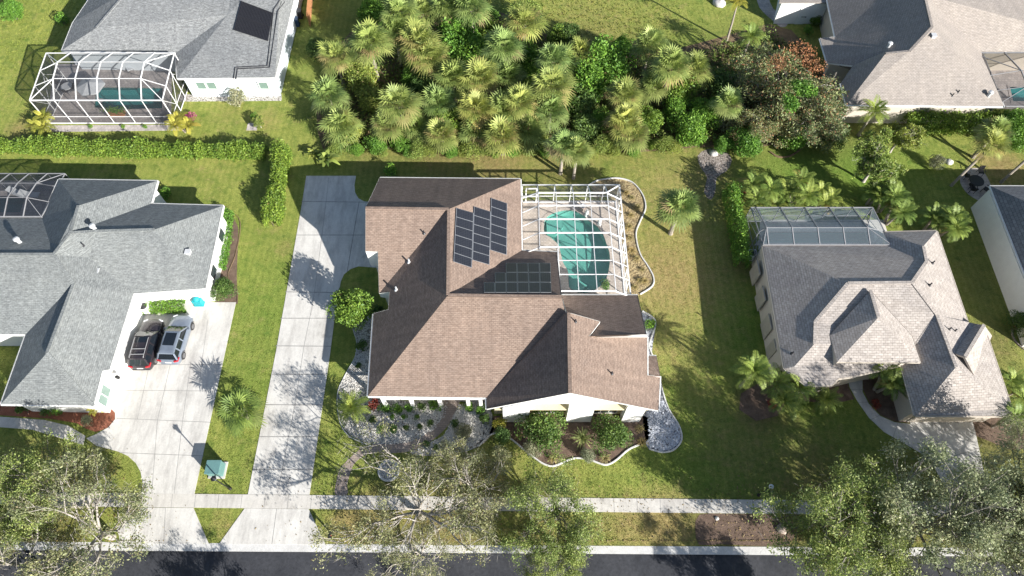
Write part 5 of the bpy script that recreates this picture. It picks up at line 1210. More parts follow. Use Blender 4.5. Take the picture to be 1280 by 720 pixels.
mb.build('canopy', M['cushion'], o); mb = MB(); mb.tube([(p.x, p.y, .0), (p.x, p.y, 2.7)], .03, 8); mb.lathe((p.x, p.y, .03), [(.3, 0), (.3, .06), (.06, .1)], 14); mb.build('pole', M['bronze'], o)
p = W(83, 108, .7); o = thing('patio_table', 'round grey table left of the white parasol', 'table', (p.x, p.y, .045)); mb = MB(); mb.lathe((p.x, p.y, 0), [(.6, .68), (.62, .71), (.6, .74)], 24); mb.build('tabletop', M['lead'], o); mb = MB(); mb.lathe((p.x, p.y, 0), [(.3, .05), (.06, .1), (.06, .7)], 12); mb.build('pedestal', M['bronze'], o)
for lb, px, py, rz in (('dark chair left of the round grey table in the top left enclosure', 76, 105, -1.5), ('dark chair right of the round grey table in the top left enclosure', 91, 109, 1.4), ('dark chair below the round grey table in the top left enclosure', 83, 114, 0.0), ('dark chair by the house wall in the top left enclosure', 146, 80, 2.8)): chair(lb, px, py, rz, 'dark')
p = W(145, 141, .3); o = thing('planter_box', 'brown planter with green plants at the front of the top left enclosure', 'planter', (p.x, p.y, .045)); mb = MB(); mb.box((p.x, p.y, .25), (1.7, .6, .45)); mb.build('box', M['wood'], o, bevel=.02)
rs = np.random.RandomState(4); c = rs.normal(size=(500, 3))*np.array([.55, .2, .18])+np.array([0, 0, .6]); V_, Q_ = leaf_quads(c, rs, .16); npmesh('plants', V_, Q_, LF['lush'], o, leaf_col(rs, len(c)))
def statue(label, px, py, h=.9):
    p = W(px, py, 0); o = thing('garden_statue', label, 'statue', (p.x, p.y, .045)); mb = MB(); mb.lathe((p.x, p.y, .0), [(.2, 0), (.2, .15), (.14, .2), (.12, h*.45), (.18, h*.5)], 12); mb.build('pedestal', M['white'], o)
    mb = MB(); mb.lathe((p.x, p.y, h*.48), [(.15, 0), (.19, .08), (.12, .25), (.15, .36), (.07, .42), (.1, .5), (.08, .58), (.02, .62)], 10); mb.build('figure', M['white'], o)
statue('small white statue on the raised pool edge nearest the enclosure back wall', 733, 270); statue('small white statue further right along the dark pool edge', 749, 281, 1.0)
def bowl(label, px, py):
    p = W(px, py, 0); o = thing('fountain_bowl', label, 'fountain', (p.x, p.y, .045)); mb = MB(); mb.box((p.x, p.y, .22), (.55, .5, .45), .7); mb.build('block', M['pathpav'], o); mb = MB(); mb.lathe((p.x, p.y, .45), [(.12, 0), (.3, .2), (.27, .2), (.1, .05)], 14); mb.build('bowl', M['lead'], o)
bowl('stone block with a water bowl on the upper right pool edge', 727.5, 262)
p = W(486, 588.5, 0); o = thing('stone_ring', 'round white rock bed with stone rim under the sparse front tree', 'tree ring', (p.x, p.y, 0)); mb = MB(); mb.lathe((p.x, p.y, 0), [(.86, -.02), (.86, .12), (.72, .13), (.7, .05)], 26); mb.build('rim', M['kerb'], o); mb = MB(); mb.lathe((p.x, p.y, 0), [(.71, .04), (.4, .09), (.01, .12)], 22); mb.build('rocks', M['rock'], o)
def boulder(label, px, py, s, m='lead', seed=0):
    p = W(px, py, 0); rs = np.random.RandomState(seed); mb = MB(); n = 10
    for k in range(5):
        pass
    prof = [(s*.9, -.03), (s, .2*s), (s*.8, .5*s), (s*.4, .7*s), (s*.05, .74*s)]
    b = 0; mb.lathe(p, prof, n); mb.v = [(x+rs.normal()*s*.07, y+rs.normal()*s*.07, z+rs.normal()*s*.04) for x, y, z in mb.v]
    tag(mb.build('boulder', M[m], None, smooth=True), label, 'boulder')
M['stone'] = mnoise('pale_boulder', (.48, .46, .43), (.66, .64, .61), 3, .9, 14, .3, bmp=.03)
boulder('white boulder on the grass at the very top of the photo', 899, 5, .8, 'stone', 1); boulder('pale stone at the edge of the thicket above the rock path', 892, 192, .45, 'stone', 2); boulder('pinkish rock on the dark verge by the pavement, left of the big tree', 977, 661, .42, 'pathpav', 3)
boulder('pale stone beside the fallen grey log patch on the right lawn', 1186, 203, .4, 'stone', 4); boulder('small pale stone in the dark verge near the kerb', 896, 648, .16, 'stone', 5)
# garden hose reel + sprinkler style odds and ends
p = W(166, 520, 0)
def tilted_pole(): pass
def paving_stones():
    for i, (x, y) in enumerate(((930, 12), (935, 20))): pass
# loose stones in the rock beds: nobody could count them
def stones(name, label, polys, n, r, mat, seed, kind='stuff'):
    rs = np.random.RandomState(seed); V, Q = [], []
    cube = np.array([[-1, -1, -.6], [1, -1, -.6], [1, 1, -.6], [-1, 1, -.6], [-.55, -.6, .7], [.6, -.5, .6], [.5, .6, .75], [-.6, .5, .65]]); F = np.array([[3, 2, 1, 0], [4, 5, 6, 7], [0, 1, 5, 4], [1, 2, 6, 5], [2, 3, 7, 6], [3, 0, 4, 7]])
    for poly in polys:
        P = np.array(xy(poly)); lo, hi = P.min(0), P.max(0); c = rs.uniform(lo, hi, (n*3, 2)); c = c[inpoly(c[:, 0], c[:, 1], P)][:n]
        for x, y in c:
            a = rs.random()*6.28; s = r*rs.uniform(.5, 1.35); R3 = np.array([[math.cos(a), -math.sin(a), 0], [math.sin(a), math.cos(a), 0], [0, 0, 1]])
            v = (cube*(1+rs.normal(size=(8, 3))*.18)*np.array([s*rs.uniform(.7, 1.3), s, s*.4]))@R3.T+np.array([x, y, .012+s*.1]); b = len(V)*8; V.append(v); Q.append(F+b)
    o = npmesh(name, np.concatenate(V), np.concatenate(Q), M[mat]); tag(o, label, 'stones', None, kind)
M['stone1'] = mnoise('loose_white_stone', (.46, .44, .40), (.70, .675, .63), 9, .9, 20, .3); M['stone2'] = mnoise('loose_blue_stone', (.30, .32, .36), (.60, .62, .67), 5, .9, 20, .3)
stones('loose_stones', 'white river stones covering the front bed along the porch and driveway side', [[(456, 405), (446, 428), (444, 446), (430, 470), (424, 495), (426, 525), (440, 545), (468, 555), (500, 553), (540, 540), (556, 520), (560, 503), (468, 500)], [(574, 505), (612, 508), (616, 530), (610, 545), (585, 560), (540, 566), (520, 562), (555, 545)]], 3600, .05, 'stone1', 1)
stones('loose_stones', 'blue-grey stones of the teardrop bed at the front right house corner', [[(808, 508), (830, 500), (848, 532), (850, 549), (842, 560), (828, 563), (812, 558)]], 900, .085, 'stone2', 2)

# leaves shed by the street trees: nobody could count them
rs = np.random.RandomState(31); n = 5200; px = rs.uniform(-20, 1300, n); cl = np.array([(70, 640), (520, 640), (600, 620), (700, 650), (1050, 640), (1190, 640), (920, 655)]); k = rs.randint(0, len(cl), n)
px = cl[k, 0]+rs.normal(size=n)*70; py = np.minimum(cl[k, 1]+rs.normal(size=n)*38, 676); pts = np.array([tuple(W(a, b)) for a, b in zip(px, py)]); pts[:, 2] = .045+rs.random(n)*.02
V_, Q_ = leaf_quads(pts, rs, .11, 3.0, .5); o = npmesh('fallen_leaves', V_, Q_, LF['fallen'], None, leaf_col(rs, n)); tag(o, 'dry brown leaves fallen on the verge and pavement under the street trees', 'leaves', None, 'stuff')
# ------------------------------------------------------------------ plant placements
def P_(maker, name, h=0.0): return Proto(maker, name, h)
def sab(H, s, m, R, n, dd): return P_(lambda r: fan_palm(r, H, s, LF[m], n, R, dead=dd), 'fan_palm', H)
LOW = [sab(1.7, 1, 'sabal', 1.28, 40, .08), sab(2.3, 2, 'sabaly', 1.28, 40, .15)]; MID = [sab(3.0, 3, 'sabal', 1.34, 42, .06), sab(3.5, 4, 'sabaly', 1.3, 40, .15)]; HIGH = [sab(4.6, 5, 'sabal', 1.38, 44, .06), sab(4.2, 6, 'sabaly', 1.32, 40, .12), sab(5.4, 7, 'sabal', 1.4, 44, .08)]
SAB = [sab(3.6, 8, 'sabal', 1.1, 40, .12), sab(4.4, 9, 'sabal', 1.15, 44, .18), None, sab(4.8, 10, 'sabaly', 1.2, 44, .12), None, sab(3.9, 12, 'sabal', 1.15, 44, .06)]
WOOD = 'fan palms of the wild thicket'
rnd0 = random.Random(11)
ROWS = {'back row of the thicket': (HIGH, [(527,17),(560,12),(589,12),(500,22),(655,30)]),
        'second row of the thicket': (HIGH, [(420,72),(462,54),(494,41),(524,55),(630,62),(691,76),(726,66),(812,58),(838,84)]),
        'middle row of the thicket': (MID, [(537,74),(566,100),(601,100),(634,98),(690,110),(780,120),(818,108),(868,88),(702,84)]),
        'third row of the thicket': (MID, [(412,122),(500,132),(548,130),(598,138),(630,140),(688,140),(780,152),(650,130)]),
        'front row of the thicket': (LOW, [(428,158),(486,158),(520,160),(552,170),(596,166),(628,172),(658,166),(790,170)])}
ORD = ['leftmost', 'second from the left', 'third from the left', 'fourth from the left', 'fifth from the left', 'sixth from the left', 'seventh from the left', 'eighth from the left', 'ninth from the left', 'tenth from the left']
for row, (KS, L) in ROWS.items():
    for i, (x, y) in enumerate(sorted(L)):
        v = (i*5+len(row)) % len(KS)
        KS[v].crown(x, y, f"{('silvery', 'yellowish', 'tall silvery')[v]} fan palm, {ORD[i] if i < len(L)-1 else 'rightmost'} in the {row}", 'palm', WOOD, rnd0.random()*6.28, rnd0.uniform(.85, 1.15))
SAB[1].crown(704, 182, 'left one of the pair of pale-trunked fan palms behind the pool enclosure', 'palm', 'fan palms behind the pool enclosure', 1.0, .95)
SAB[3].crown(721, 190, 'right one of the pair of fan palms behind the pool enclosure, over the lawn', 'palm', 'fan palms behind the pool enclosure', 2.0, .82)
p = W(838, 292); SAB[5].place((p.x, p.y, 0), 'single round fan palm standing alone on the lawn right of the pool', 'palm', None, .4, (1.12, 1.12, 1.02))
SAB[0].crown(1244, 166, 'grey fan palm leaning into the green shrubs near the patio', 'palm', None, 1.2, 1.0)
SAB[5].crown(910, 130, 'small grey fan palm between the thicket and the flowering tree', 'palm', None, 2.2, .9)
leanp = P_(lambda r: fan_palm(r, 4.2, 21, LF['sabaly'], 34, 1.0, lean=(1.9, 1.5), dead=.1, trunk_r=.13), 'fan_palm', 4.2)
p = W(1189, 232); leanp.place((p.x, p.y, 0), 'slender palm leaning over the round black patio table', 'palm')
lp2 = P_(lambda r: fan_palm(r, 4.6, 22, LF['sabaly'], 32, 1.0, lean=(2.4, 1.6), dead=.1, trunk_r=.13), 'fan_palm', 4.6)
p = W(1251, 228); lp2.place((p.x, p.y, 0), 'curved pale-trunked palm growing out of the right edge above the slate roof', 'palm')
# feather palms
FP = {}
FP['queen'] = P_(lambda r: feather_palm(r, 3.4, 31, LF['feather'], 20, 1.9, leaflet=.5, trunk_r=.13), 'feather_palm', 3.4)
FP['clump'] = P_(lambda r: feather_palm(r, 2.2, 32, LF['feather'], 15, 1.7, stems=3, spread=.55, leaflet=.46, trunk_r=.08), 'clumping_palm', 2.0)
FP['gold'] = P_(lambda r: feather_palm(r, 1.4, 33, LF['yellowpalm'], 14, 1.2, stems=3, spread=.4, leaflet=.34, trunk_r=.06), 'golden_palm', 1.4)
FP['fox'] = P_(lambda r: feather_palm(r, 2.6, 34, LF['feather'], 22, 1.5, stems=2, spread=.45, leaflet=.42, trunk_r=.11, lean=(.3, .1)), 'foxtail_palm', 2.6)
FP['king'] = P_(lambda r: feather_palm(r, 5.0, 35, LF['yellowpalm'], 12, 1.7, leaflet=.45, trunk_r=.11, lean=(.35, .2)), 'king_palm', 5.0)
FP['cycad'] = P_(lambda r: feather_palm(r, .7, 36, LF['feather'], 26, 1.35, leaflet=.28, trunk_r=.16, droop=.7), 'sago_palm', .9)
def fp(k, x, y, lb, g=None, sc=1.0, rz=None, base=False): 
    rz = rnd0.random()*6.28 if rz is None else rz
    if base: p = W(x, y); return FP[k].place((p.x, p.y, 0), lb, 'palm', g, rz, sc)
    return FP[k].crown(x, y, lb, 'palm', g, rz, sc)
fp('king', 908, 52, 'tall yellow palm with bare trunk standing on the lawn at the top', base=True)
fp('queen', 938, 46, 'dark feather palm at the top beside the grey twiggy tree', sc=1.0)
gp = 'palms behind the tan-roofed house'
fp('clump', 951, 238, 'bright clumping palm left of the enclosure, beside the red flower', gp); fp('clump', 1000, 238, 'bright clumping palm behind the middle of the grey enclosure', gp, 1.05); fp('clump', 1030, 247, 'low green clumping palm near the enclosure, right of the bright pair', gp, .8)
fp('fox', 1100, 236, 'upper palm of the group behind the enclosure right corner', gp, .95); fp('fox', 1125, 258, 'lower palm of the group touching the enclosure right corner', gp, 1.05); fp('fox', 1112, 248, 'palm squeezed between the two at the enclosure right corner', gp, .85)
fp('fox', 1176, 268, 'full palm at the roof corner of the tan-roofed house, left of a twin', gp, 1.05); fp('fox', 1192, 274, 'full palm at the roof corner of the tan-roofed house, right of a twin', gp, 1.05)
gf = 'palms before the tan-roofed house'
fp('queen', 942, 464, 'big palm with a pale trunk left of the tan-roofed house front', gf, 1.0); fp('clump', 984, 486, 'spreading palm with yellow lower fronds under the tan roof corner', gf, 1.0); fp('cycad', 1032, 498, 'small palm in the mulch left of the curved front walk', gf, 1.15)
fp('fox', 1114, 474, 'dense palm inside the curve of the front walk', gf, 1.0); fp('cycad', 1098, 462, 'small dark palm close to the entry of the tan-roofed house', gf, .8); fp('clump', 1272, 487, 'bright palm at the right edge beside the tan roof', gf, .9); fp('queen', 1268, 520, 'leaning palm at the right edge in front of the tan-roofed garage', gf, .8)
fp('queen', 1092, 140, 'leaning palm against the taupe-roofed house, over the hedge end', None, 1.0); 
fp('gold', 49, 152, 'yellow palm at the left front corner of the top left enclosure', 'golden palms of the top left house'); fp('gold', 225, 152, 'yellow palm next to the pink bougainvillea', 'golden palms of the top left house', 1.05)
PAL = P_(lambda r: fan_palm(r, 1.3, 44, LF['deepfan'], 26, 1.2, dead=.03), 'palmetto', 1.3); PAL.crown(303, 515, 'low spiky green palm on the narrow lawn between the two long driveways', 'palm', None, .7, 1.0); fp('cycad', 438, 508, 'grey-green palm in white rocks at the front left corner of the brown-roofed house', None, 1.35)
fp('gold', 120, 508, 'small bright plant at the end of the red mulch bed', None, .5)
BAN = P_(lambda r: rosette(r, 41, LF['vine'], 22, 1.5, .34, .5, (80, 15), .45, 'leaves'), 'banana_plant', .9)
BAN.crown(408, 196, 'broad-leaved yellow-green banana plant by the end of the long driveway', 'plant', None, .3, 1.15)
BAN.crown(390, 190, 'darker banana plant left of the bright one near the driveway end', 'plant', None, 1.3, .8)
AG = P_(lambda r: rosette(r, 42, LF['variegated'], 52, 1.15, .10, .2, (85, 0), .25), 'striped_agave', .4)
AG.crown(728, 547, 'spiky striped agave between the two round front bushes', 'plant', None, .2, 1.0)
GR = P_(lambda r: rosette(r, 43, LF['straw'], 60, .7, .035, .05, (85, 15), .5), 'straw_grass_clump', .3)
for lb, x, y, s in (('straw-coloured grass clump at the left dip of the front edging', 691, 573, 1.0), ('orange-brown grass clump at the right dip of the front edging', 756, 572, 1.1), ('dry grass clump by the right end of the front edging', 803, 552, 1.0), ('dry clump between the right bush and the blue-grey rocks', 800, 535, .9), ('dry clump at the left end of the front mulch bed', 648, 545, .8)): GR.crown(x, y, lb, 'plant', 'dry grass clumps of the front bed', rnd0.random()*6, s)
for i, (x, y) in enumerate([(790,246),(797,258),(789,268),(786,282),(788,296),(790,312),(796,322),(803,336),(800,350),(794,358),(806,350),(783,240)]):
    GR.crown(x, y, 'tufted straw grass inside the straw bed outside the pool enclosure', 'plant', 'straw tufts of the pool bed', rnd0.random()*6, rnd0.uniform(.7, 1.2))
# bushes
BU = {}
BU['round'] = P_(lambda r: bush(r, 51, LF['bushy'], (1.9, 1.9, 1.5), 6500, .17, 16), 'round_bush', 1.6)
BU['lime'] = P_(lambda r: bush(r, 52, LF['hedge'], (1.75, 1.75, 1.7), 5200, .19, 14), 'tall_shrub', 2.0)
BU['small'] = P_(lambda r: bush(r, 53, LF['lush'], (.5, .5, .4), 700, .11, 8), 'small_shrub', .4)
BU['dark'] = P_(lambda r: bush(r, 54, LF['deep'], (.55, .55, .45), 700, .12, 8), 'dark_shrub', .45)
BU['vine'] = P_(lambda r: bush(r, 55, LF['vine'], (2.2, 2.0, 1.7), 5200, .20, 18, .08), 'vine_thicket', 2.0)
BU['lushbig'] = P_(lambda r: bush(r, 56, LF['lush'], (2.2, 2.2, 2.0), 6500, .22, 18), 'leafy_tree', 2.2)
BU['greybush'] = P_(lambda r: bush(r, 57, LF['grey'], (1.6, 1.6, 1.4), 3600, .17, 16, .08), 'grey_shrub', 1.5)
BU['pink'] = P_(lambda r: bush(r, 58, LF['pink'], (.65, .6, .6), 700, .14, 8), 'bougainvillea', .8)
BU['whitefl'] = P_(lambda r: bush(r, 59, LF['grey'], (1.0, .95, .9), 1500, .15, 10, flower=LF['whitefl']), 'flowering_shrub', 1.0)
BU['red'] = P_(lambda r: bush(r, 60, LF['red'], (.5, .5, .45), 600, .13, 8), 'red_shrub', .5)
BU['yellow'] = P_(lambda r: bush(r, 61, LF['yellowpalm'], (.6, .6, .55), 700, .13, 8), 'yellow_croton', .5)
BU['deepbig'] = P_(lambda r: bush(r, 62, LF['deep'], (1.9, 1.9, 1.6), 4500, .20, 16), 'dark_bush', 1.7)
def bu(k, x, y, lb, g=None, sc=1.0, cat='shrub'): return BU[k].crown(x, y, lb, cat, g, rnd0.random()*6.28, sc)
bu('lime', 440, 384, 'tall yellow-green shrub in the curved bed beside the long driveway', sc=(1.0, 1.05, 1.25))
bu('round', 681, 534, 'bigger round green bush before the left half of the white front', sc=1.05); bu('round', 765, 541, 'slightly smaller round bush right of the striped agave', sc=.86)
bu('round', 278, 360, 'clipped round bush at the corner of the grey-roofed house', sc=.62); bu('lushbig', 574, 52, 'bright leafy tree in the thicket between pale fan palms, upper middle', None, 1.3, 'tree')
THK = 'broadleaf growth of the wild thicket'
bu('lushbig', 590, 72, 'bright green leafy tree just below the upper one amid the fan palms', THK, 1.15, 'tree'); bu('vine', 452, 95, 'yellow-green vine-covered mound at the left of the thicket', THK, 1.1); bu('vine', 468, 128, 'yellow-green vine mound below the first, nearer the brown roof', THK, .9); bu('vine', 440, 165, 'low vine tangle at the left front corner of the thicket', THK, .7)
bu('lushbig', 758, 78, 'bright green leafy tree at the right part of the thicket top', THK, 1.3, 'tree'); bu('lushbig', 738, 96, 'green leafy tree left of the bright one, in half shade', THK, 1.15, 'tree'); bu('lime', 668, 118, 'pale green bush in the middle of the thicket', THK, 1.1); bu('deepbig', 722, 126, 'dark green bush beneath the two bright leafy trees', THK, 1.1); bu('lime', 560, 150, 'pale bush low in the left middle of the thicket', THK, .9)
bu('lushbig', 862, 160, 'bright leafy bush at the front right of the thicket', THK, .85); bu('lushbig', 884, 140, 'bright leafy bush just left of the grey shrub mass', THK, .85); bu('lime', 880, 147, 'small lime-yellow bush within the right thicket', THK, .45); bu('lushbig', 933, 176, 'leafy green bush at the right front edge of the thicket by the rocks', THK, .75)
bu('greybush', 912, 145, 'greyish shrub right of the bright thicket bushes', THK, 1.15); bu('greybush', 935, 110, 'greyish shrub above and left of the flowering tree', THK, 1.2); bu('lime', 850, 110, 'pale bush under the rightmost fan palms', THK, 1.1); bu('deepbig', 905, 105, 'dark bush above the grey shrub', THK, 1.0); bu('lime', 810, 150, 'pale bush right of the lower fan palms in the thicket', THK, .9)
bu('lushbig', 655, 70, 'green bush between the two halves of the thicket', THK, .8); bu('lime', 610, 40, 'pale bush among the back palms of the thicket', THK, .9); bu('vine', 655, 15, 'vine tangle at the back of the thicket, top middle', THK, .9); bu('lime', 697, 45, 'pale shrub at the back edge of the thicket beside the rough field', THK, .7); bu('deepbig', 712, 42, 'dark shrub at the back edge, shading the rough field', THK, .8); bu('lushbig', 780, 58, 'leafy shrub at the back edge near the mown lawn', THK, .6)
bu('lushbig', 470, 15, 'shaded shrub at the top left end of the thicket', THK, .9); bu('deepbig', 398, 60, 'dark shrub in the shade left of the first fan palm', THK, .7); bu('vine', 590, 184, 'low vine tangle at the front edge of the thicket, centre', THK, .55); bu('vine', 520, 186, 'low brownish vine at the front edge, left of centre', THK, .5); bu('vine', 680, 178, 'low vine at the front edge beside the palm pair', THK, .5); bu('lime', 620, 190, 'low pale bush at the front edge, right of centre', THK, .35); bu('vine', 755, 180, 'low vine between the palm pair and the bright bushes', THK, .6); bu('vine', 830, 178, 'low vine at the front of the right thicket', THK, .5)
bu('deepbig', 1045, 168, 'dark rounded bush under the flowering tree, right side', None, .85); bu('greybush', 1172, 203, 'small round grey-green shrub on the lawn near the patio', None, .5)
bu('lushbig', 1268, 160, 'green shrub at the right edge between the hedge and the patio', None, .9); bu('lushbig', 1275, 178, 'lower green shrub at the right edge by the curved palm', None, .5); bu('whitefl', 296, 121, 'white flowering shrub before the pale wall of the top left house', None, 1.0); bu('pink', 236, 143, 'pink bougainvillea at the corner of the top left enclosure', None, 1.0)
bu('small', 318, 146, 'small sapling shrub above the square stone pad', None, 1.0); bu('lushbig', 12, 12, 'bright bush at the very top left corner', None, .6); bu('small', 77, 24, 'shrub in the shade at the top left house corner', None, 1.6)
bu('small', 488, 214, 'green shrub against the back wall of the brown-roofed house', None, 1.6); bu('dark', 468, 388, 'dark shrub in the wall notch beside the tall shrub', None, 1.5); bu('dark', 452, 435, 'dark shrub in white rocks along the shaded side wall', None, 1.2); bu('dark', 449, 458, 'small dark shrub below it in the white rocks', None, .6); bu('red', 467, 505, 'dark red shrub at the left end of the porch', None, 1.0)
bu('small', 278, 262, 'shrub at the top of the side bed of the grey-roofed house', None, 1.0); bu('small', 207, 241, 'small bush in the roof notch behind the grey-roofed house', None, 1.3)
gP = 'foundation shrubs along the porch'
for lb, x, y, s, k in (('leftmost green shrub under the porch eave', 481, 509, 1.0, 'small'), ('second green shrub from the left under the porch eave', 496, 511, 1.0, 'small'), ('third green shrub from the left under the porch eave', 512, 510, .9, 'small'), ('dark shrub right of the middle under the porch eave', 525, 510, .9, 'dark'), ('lime shrub nearest the paved path under the porch eave', 543, 506, 1.2, 'small')): bu(k, x, y, lb, gP, s)
gR = 'small round shrubs in the white rocks'
for lb, x, y, s, k in (('dark shrub at the left of the line in the white rocks', 467, 526, .75, 'dark'), ('green and brown shrub second in the line in the white rocks', 476, 536, .75, 'small'), ('green shrub in the middle of the line in the white rocks', 492, 536, .75, 'small'), ('dark ball shrub left of two near the path curve', 507, 536, .6, 'dark'), ('dark ball shrub in the middle near the path curve', 523, 534, .6, 'dark'), ('dark ball shrub closest to the paved path', 536, 528, .7, 'dark'), ('tiny green shrub above the middle of the line', 490, 521, .5, 'small'), ('tiny shrub right of the tiny green one', 505, 521, .5, 'small'), ('tiny shrub farther right in the upper line', 521, 521, .5, 'small')): bu(k, x, y, lb, gR, s)
for lb, x, y, s, k in (('dark shrub right of the paved path in the white rocks', 571, 529, .8, 'dark'), ('grey shrub below it in the right white rocks', 578, 540, .5, 'greybush'), ('pale shrub at the right of the path under the eave', 586, 508, .9, 'small'), ('pale shrub touching the white front corner', 601, 512, .9, 'small'), ('dark green shrub at the left corner of the white front', 604, 526, 1.0, 'dark'), ('yellow croton at the left corner of the white front', 624, 530, 1.0, 'yellow'), ('dark shrub where the path meets the lawn tree', 531, 556, .7, 'dark'), ('dark spiky shrub in the lower right rocks', 546, 560, .6, 'dark')): bu(k, x, y, lb, None, s)
bu('deepbig', 626, 545, 'shrub in the left nook of the front mulch bed', None, .4); bu('greybush', 668, 560, 'twiggy grey shrub in the mulch in front of the left bush', None, .5); bu('greybush', 735, 568, 'grey low shrub in the mulch before the agave', None, .4)
bu('small', 812, 405, 'green shrub between the edging and the east wall', None, 1.1); bu('small', 205, 385, 'stub of hedge left of the air conditioner bed', None, .1) if False else None
bu('small', 178, 388, 'small clipped shrub just below the white air conditioner', None, 1.0); bu('red', 930, 241, 'red-flowered small shrub left of the bright clumping palm', None, .6)
for lb, x, y, s, k in (('dark shrub at the left of the red mulch bed', 30, 511, 1.3, 'dark'), ('green shrub in the middle of the red mulch bed', 70, 512, 1.1, 'small'), ('dark shrub by the middle of the red mulch bed', 55, 512, 1.0, 'dark'), ('small brownish shrub at the front of the red mulch bed', 108, 526, .6, 'greybush')): bu(k, x, y, lb, None, s if k != 'greybush' else .3)
bu('deepbig', 1275, 405, 'dark shrub inside the brown edging at the right edge', None, .6); bu('red', 1095, 505, 'reddish low plant in the mulch by the front walk', None, .8); bu('red', 965, 505, 'orange-red low plant under the spreading palm', None, .8)
bu('small', 757, 355, 'green plant inside the pool enclosure near its lower right corner', None, 1.0); bu('lime', 1020, 25, 'lime shrub before the garage at the top right', None, .35); bu('small', 1010, 38, 'small green shrub below the garage at the top right', None, 1.2)
for lb, x, y in (('leftmost small plant on the paver strip before the top left enclosure', 113, 158), ('second small plant on the paver strip before the top left enclosure', 154, 158), ('third small plant on the paver strip before the top left enclosure', 181, 158)): bu('small', x, y, lb, 'small plants before the top left enclosure', .5)
# hedges
hedge('hedge', 'long leafy hedge across the lawn below the top left enclosure', [(-30, 186), (60, 187), (160, 191), (250, 192), (335, 194)], 1.5, 1.25, LF['hedge'], 71, 1150, .17)
hedge('hedge', 'tall hedge running down the lawn toward the camera, right of the long one', [(354, 190), (354, 210), (348, 245), (342, 285)], 1.35, 1.5, LF['hedge'], 72, 1300, .17)
hedge('hedge', 'low clipped hedge along the side wall of the grey-roofed house', [(285, 268), (282, 300), (274, 340)], 1.2, .9, LF['lush'], 73, 1100, .13, .12)
hedge('hedge', 'clipped hedge in the nook beside the parked cars', [(188, 384), (235, 384)], 1.3, .8, LF['lush'], 74, 1300, .13, .1)
hedge('hedge', 'narrow upright hedge on the lawn left of the tan-roofed house', [(909, 243), (914, 270), (921, 310), (925, 337)], 1.1, 1.9, LF['lush'], 75, 1100, .16, .3)
hedge('hedge', 'dense bright hedge along the front of the taupe-roofed house', [(1125, 160.5), (1180, 161), (1243, 161)], 1.8, 1.8, LF['hedge'], 76, 1300, .17, .2)
# broadleaf trees
TR = {}
TR['oak'] = P_(lambda r: broadleaf(r, 81, LF['oak'], M['oakbark'], 7.8, 6.0, 1.8, .17, 7, 300, .15, .05, 3, .08, .06), 'oak_tree', 6.0)
TR['oak2'] = P_(lambda r: broadleaf(r, 82, LF['olive'], M['bark'], 7.0, 6.2, 1.8, .19, 7, 270, .145, .05, 3, .2, .2), 'oak_tree', 5.6)
TR['bare'] = P_(lambda r: broadleaf(r, 83, LF['olive'], M['bark'], 7.5, 6.6, 1.9, .22, 6, 220, .13, .05, 3, .3, .14, upb=.8), 'sparse_tree', 6.0)
TR['grey'] = P_(lambda r: broadleaf(r, 84, LF['oakg'], M['oakbark'], 9.0, 6.6, 2.2, .18, 8, 300, .145, .05, 3, .08, .08), 'silver_oak_tree', 6.6)
TR['small'] = P_(lambda r: broadleaf(r, 85, LF['vine'], M['bark'], 4.0, 2.6, 1.1, .10, 6, 230, .14, .06, 3, .25, .06), 'young_tree', 3.2)
TR['flower'] = P_(lambda r: broadleaf(r, 86, LF['mixed'], M['bark'], 5.6, 4.3, 1.5, .18, 7, 230, .16, .065, 3, .15, .22), 'grey_twiggy_tree', 4.6)
def tr(k, x, y, lb, g=None, sc=1.0, rz=0.0): return TR[k].crown(x, y, lb, 'tree', g, rz, sc)
tr('oak', 30, 605, 'pale-limbed tree at the left edge, upper one in the bottom left corner', None, .82, .5); tr('oak2', 88, 655, 'olive tree over the pavement and kerb in the bottom left corner', None, .98, 3.1); tr('oak2', -10, 700, 'tree cut by the bottom left corner of the photo', None, .9, 4.0)
tr('bare', 515, 625, 'half-bare tree with pale limbs beside the round rock bed', None, 1.0, 1.2); tr('oak2', 590, 602, 'brownish-green tree right of the half-bare one, before the front path', None, .68, 3.4); tr('oak', 700, 632, 'leafy tree over the pavement below the front mulch bed', None, .78, .9); tr('bare', 520, 690, 'thin-leaved tree hanging over the kerb below the half-bare one', None, .55, 2.7); tr('oak', 690, 700, 'low green tree over the kerb under the leafy one', None, .5, 2.2)
tr('oak', 1052, 638, 'big green tree over the pavement at the lower right, left of the silvery one', None, 1.02, 2.4); tr('grey', 1196, 648, 'silvery-leaved big tree at the bottom right corner', None, 1.06, .3); tr('oak', 1090, 690, 'green tree over the kerb between the big green and silvery trees', None, .8, 5.0); tr('grey', 1290, 690, 'silvery tree cut by the bottom right corner', None, .8, 4.0)
tr('small', 1108, 188, 'loose pale green young tree on the lawn behind the palm group', None, 1.45); tr('small', 1135, 160, 'pale feathery young tree below the taupe-roofed house', None, 1.1, 2.0)
tr('flower', 992, 88, 'big grey twiggy tree with red blossoms, right end of the thicket', None, 1.35, .8); tr('flower', 1030, 128, 'grey twiggy tree against the taupe-roofed house', None, 1.0, 3.0); tr('flower', 972, 140, 'grey twiggy tree at the front of the blossoming one, over the lawn edge', None, .85, 1.9)
tr('small', 322, 150, 'tiny thin sapling on the square stone pad', None, .35)
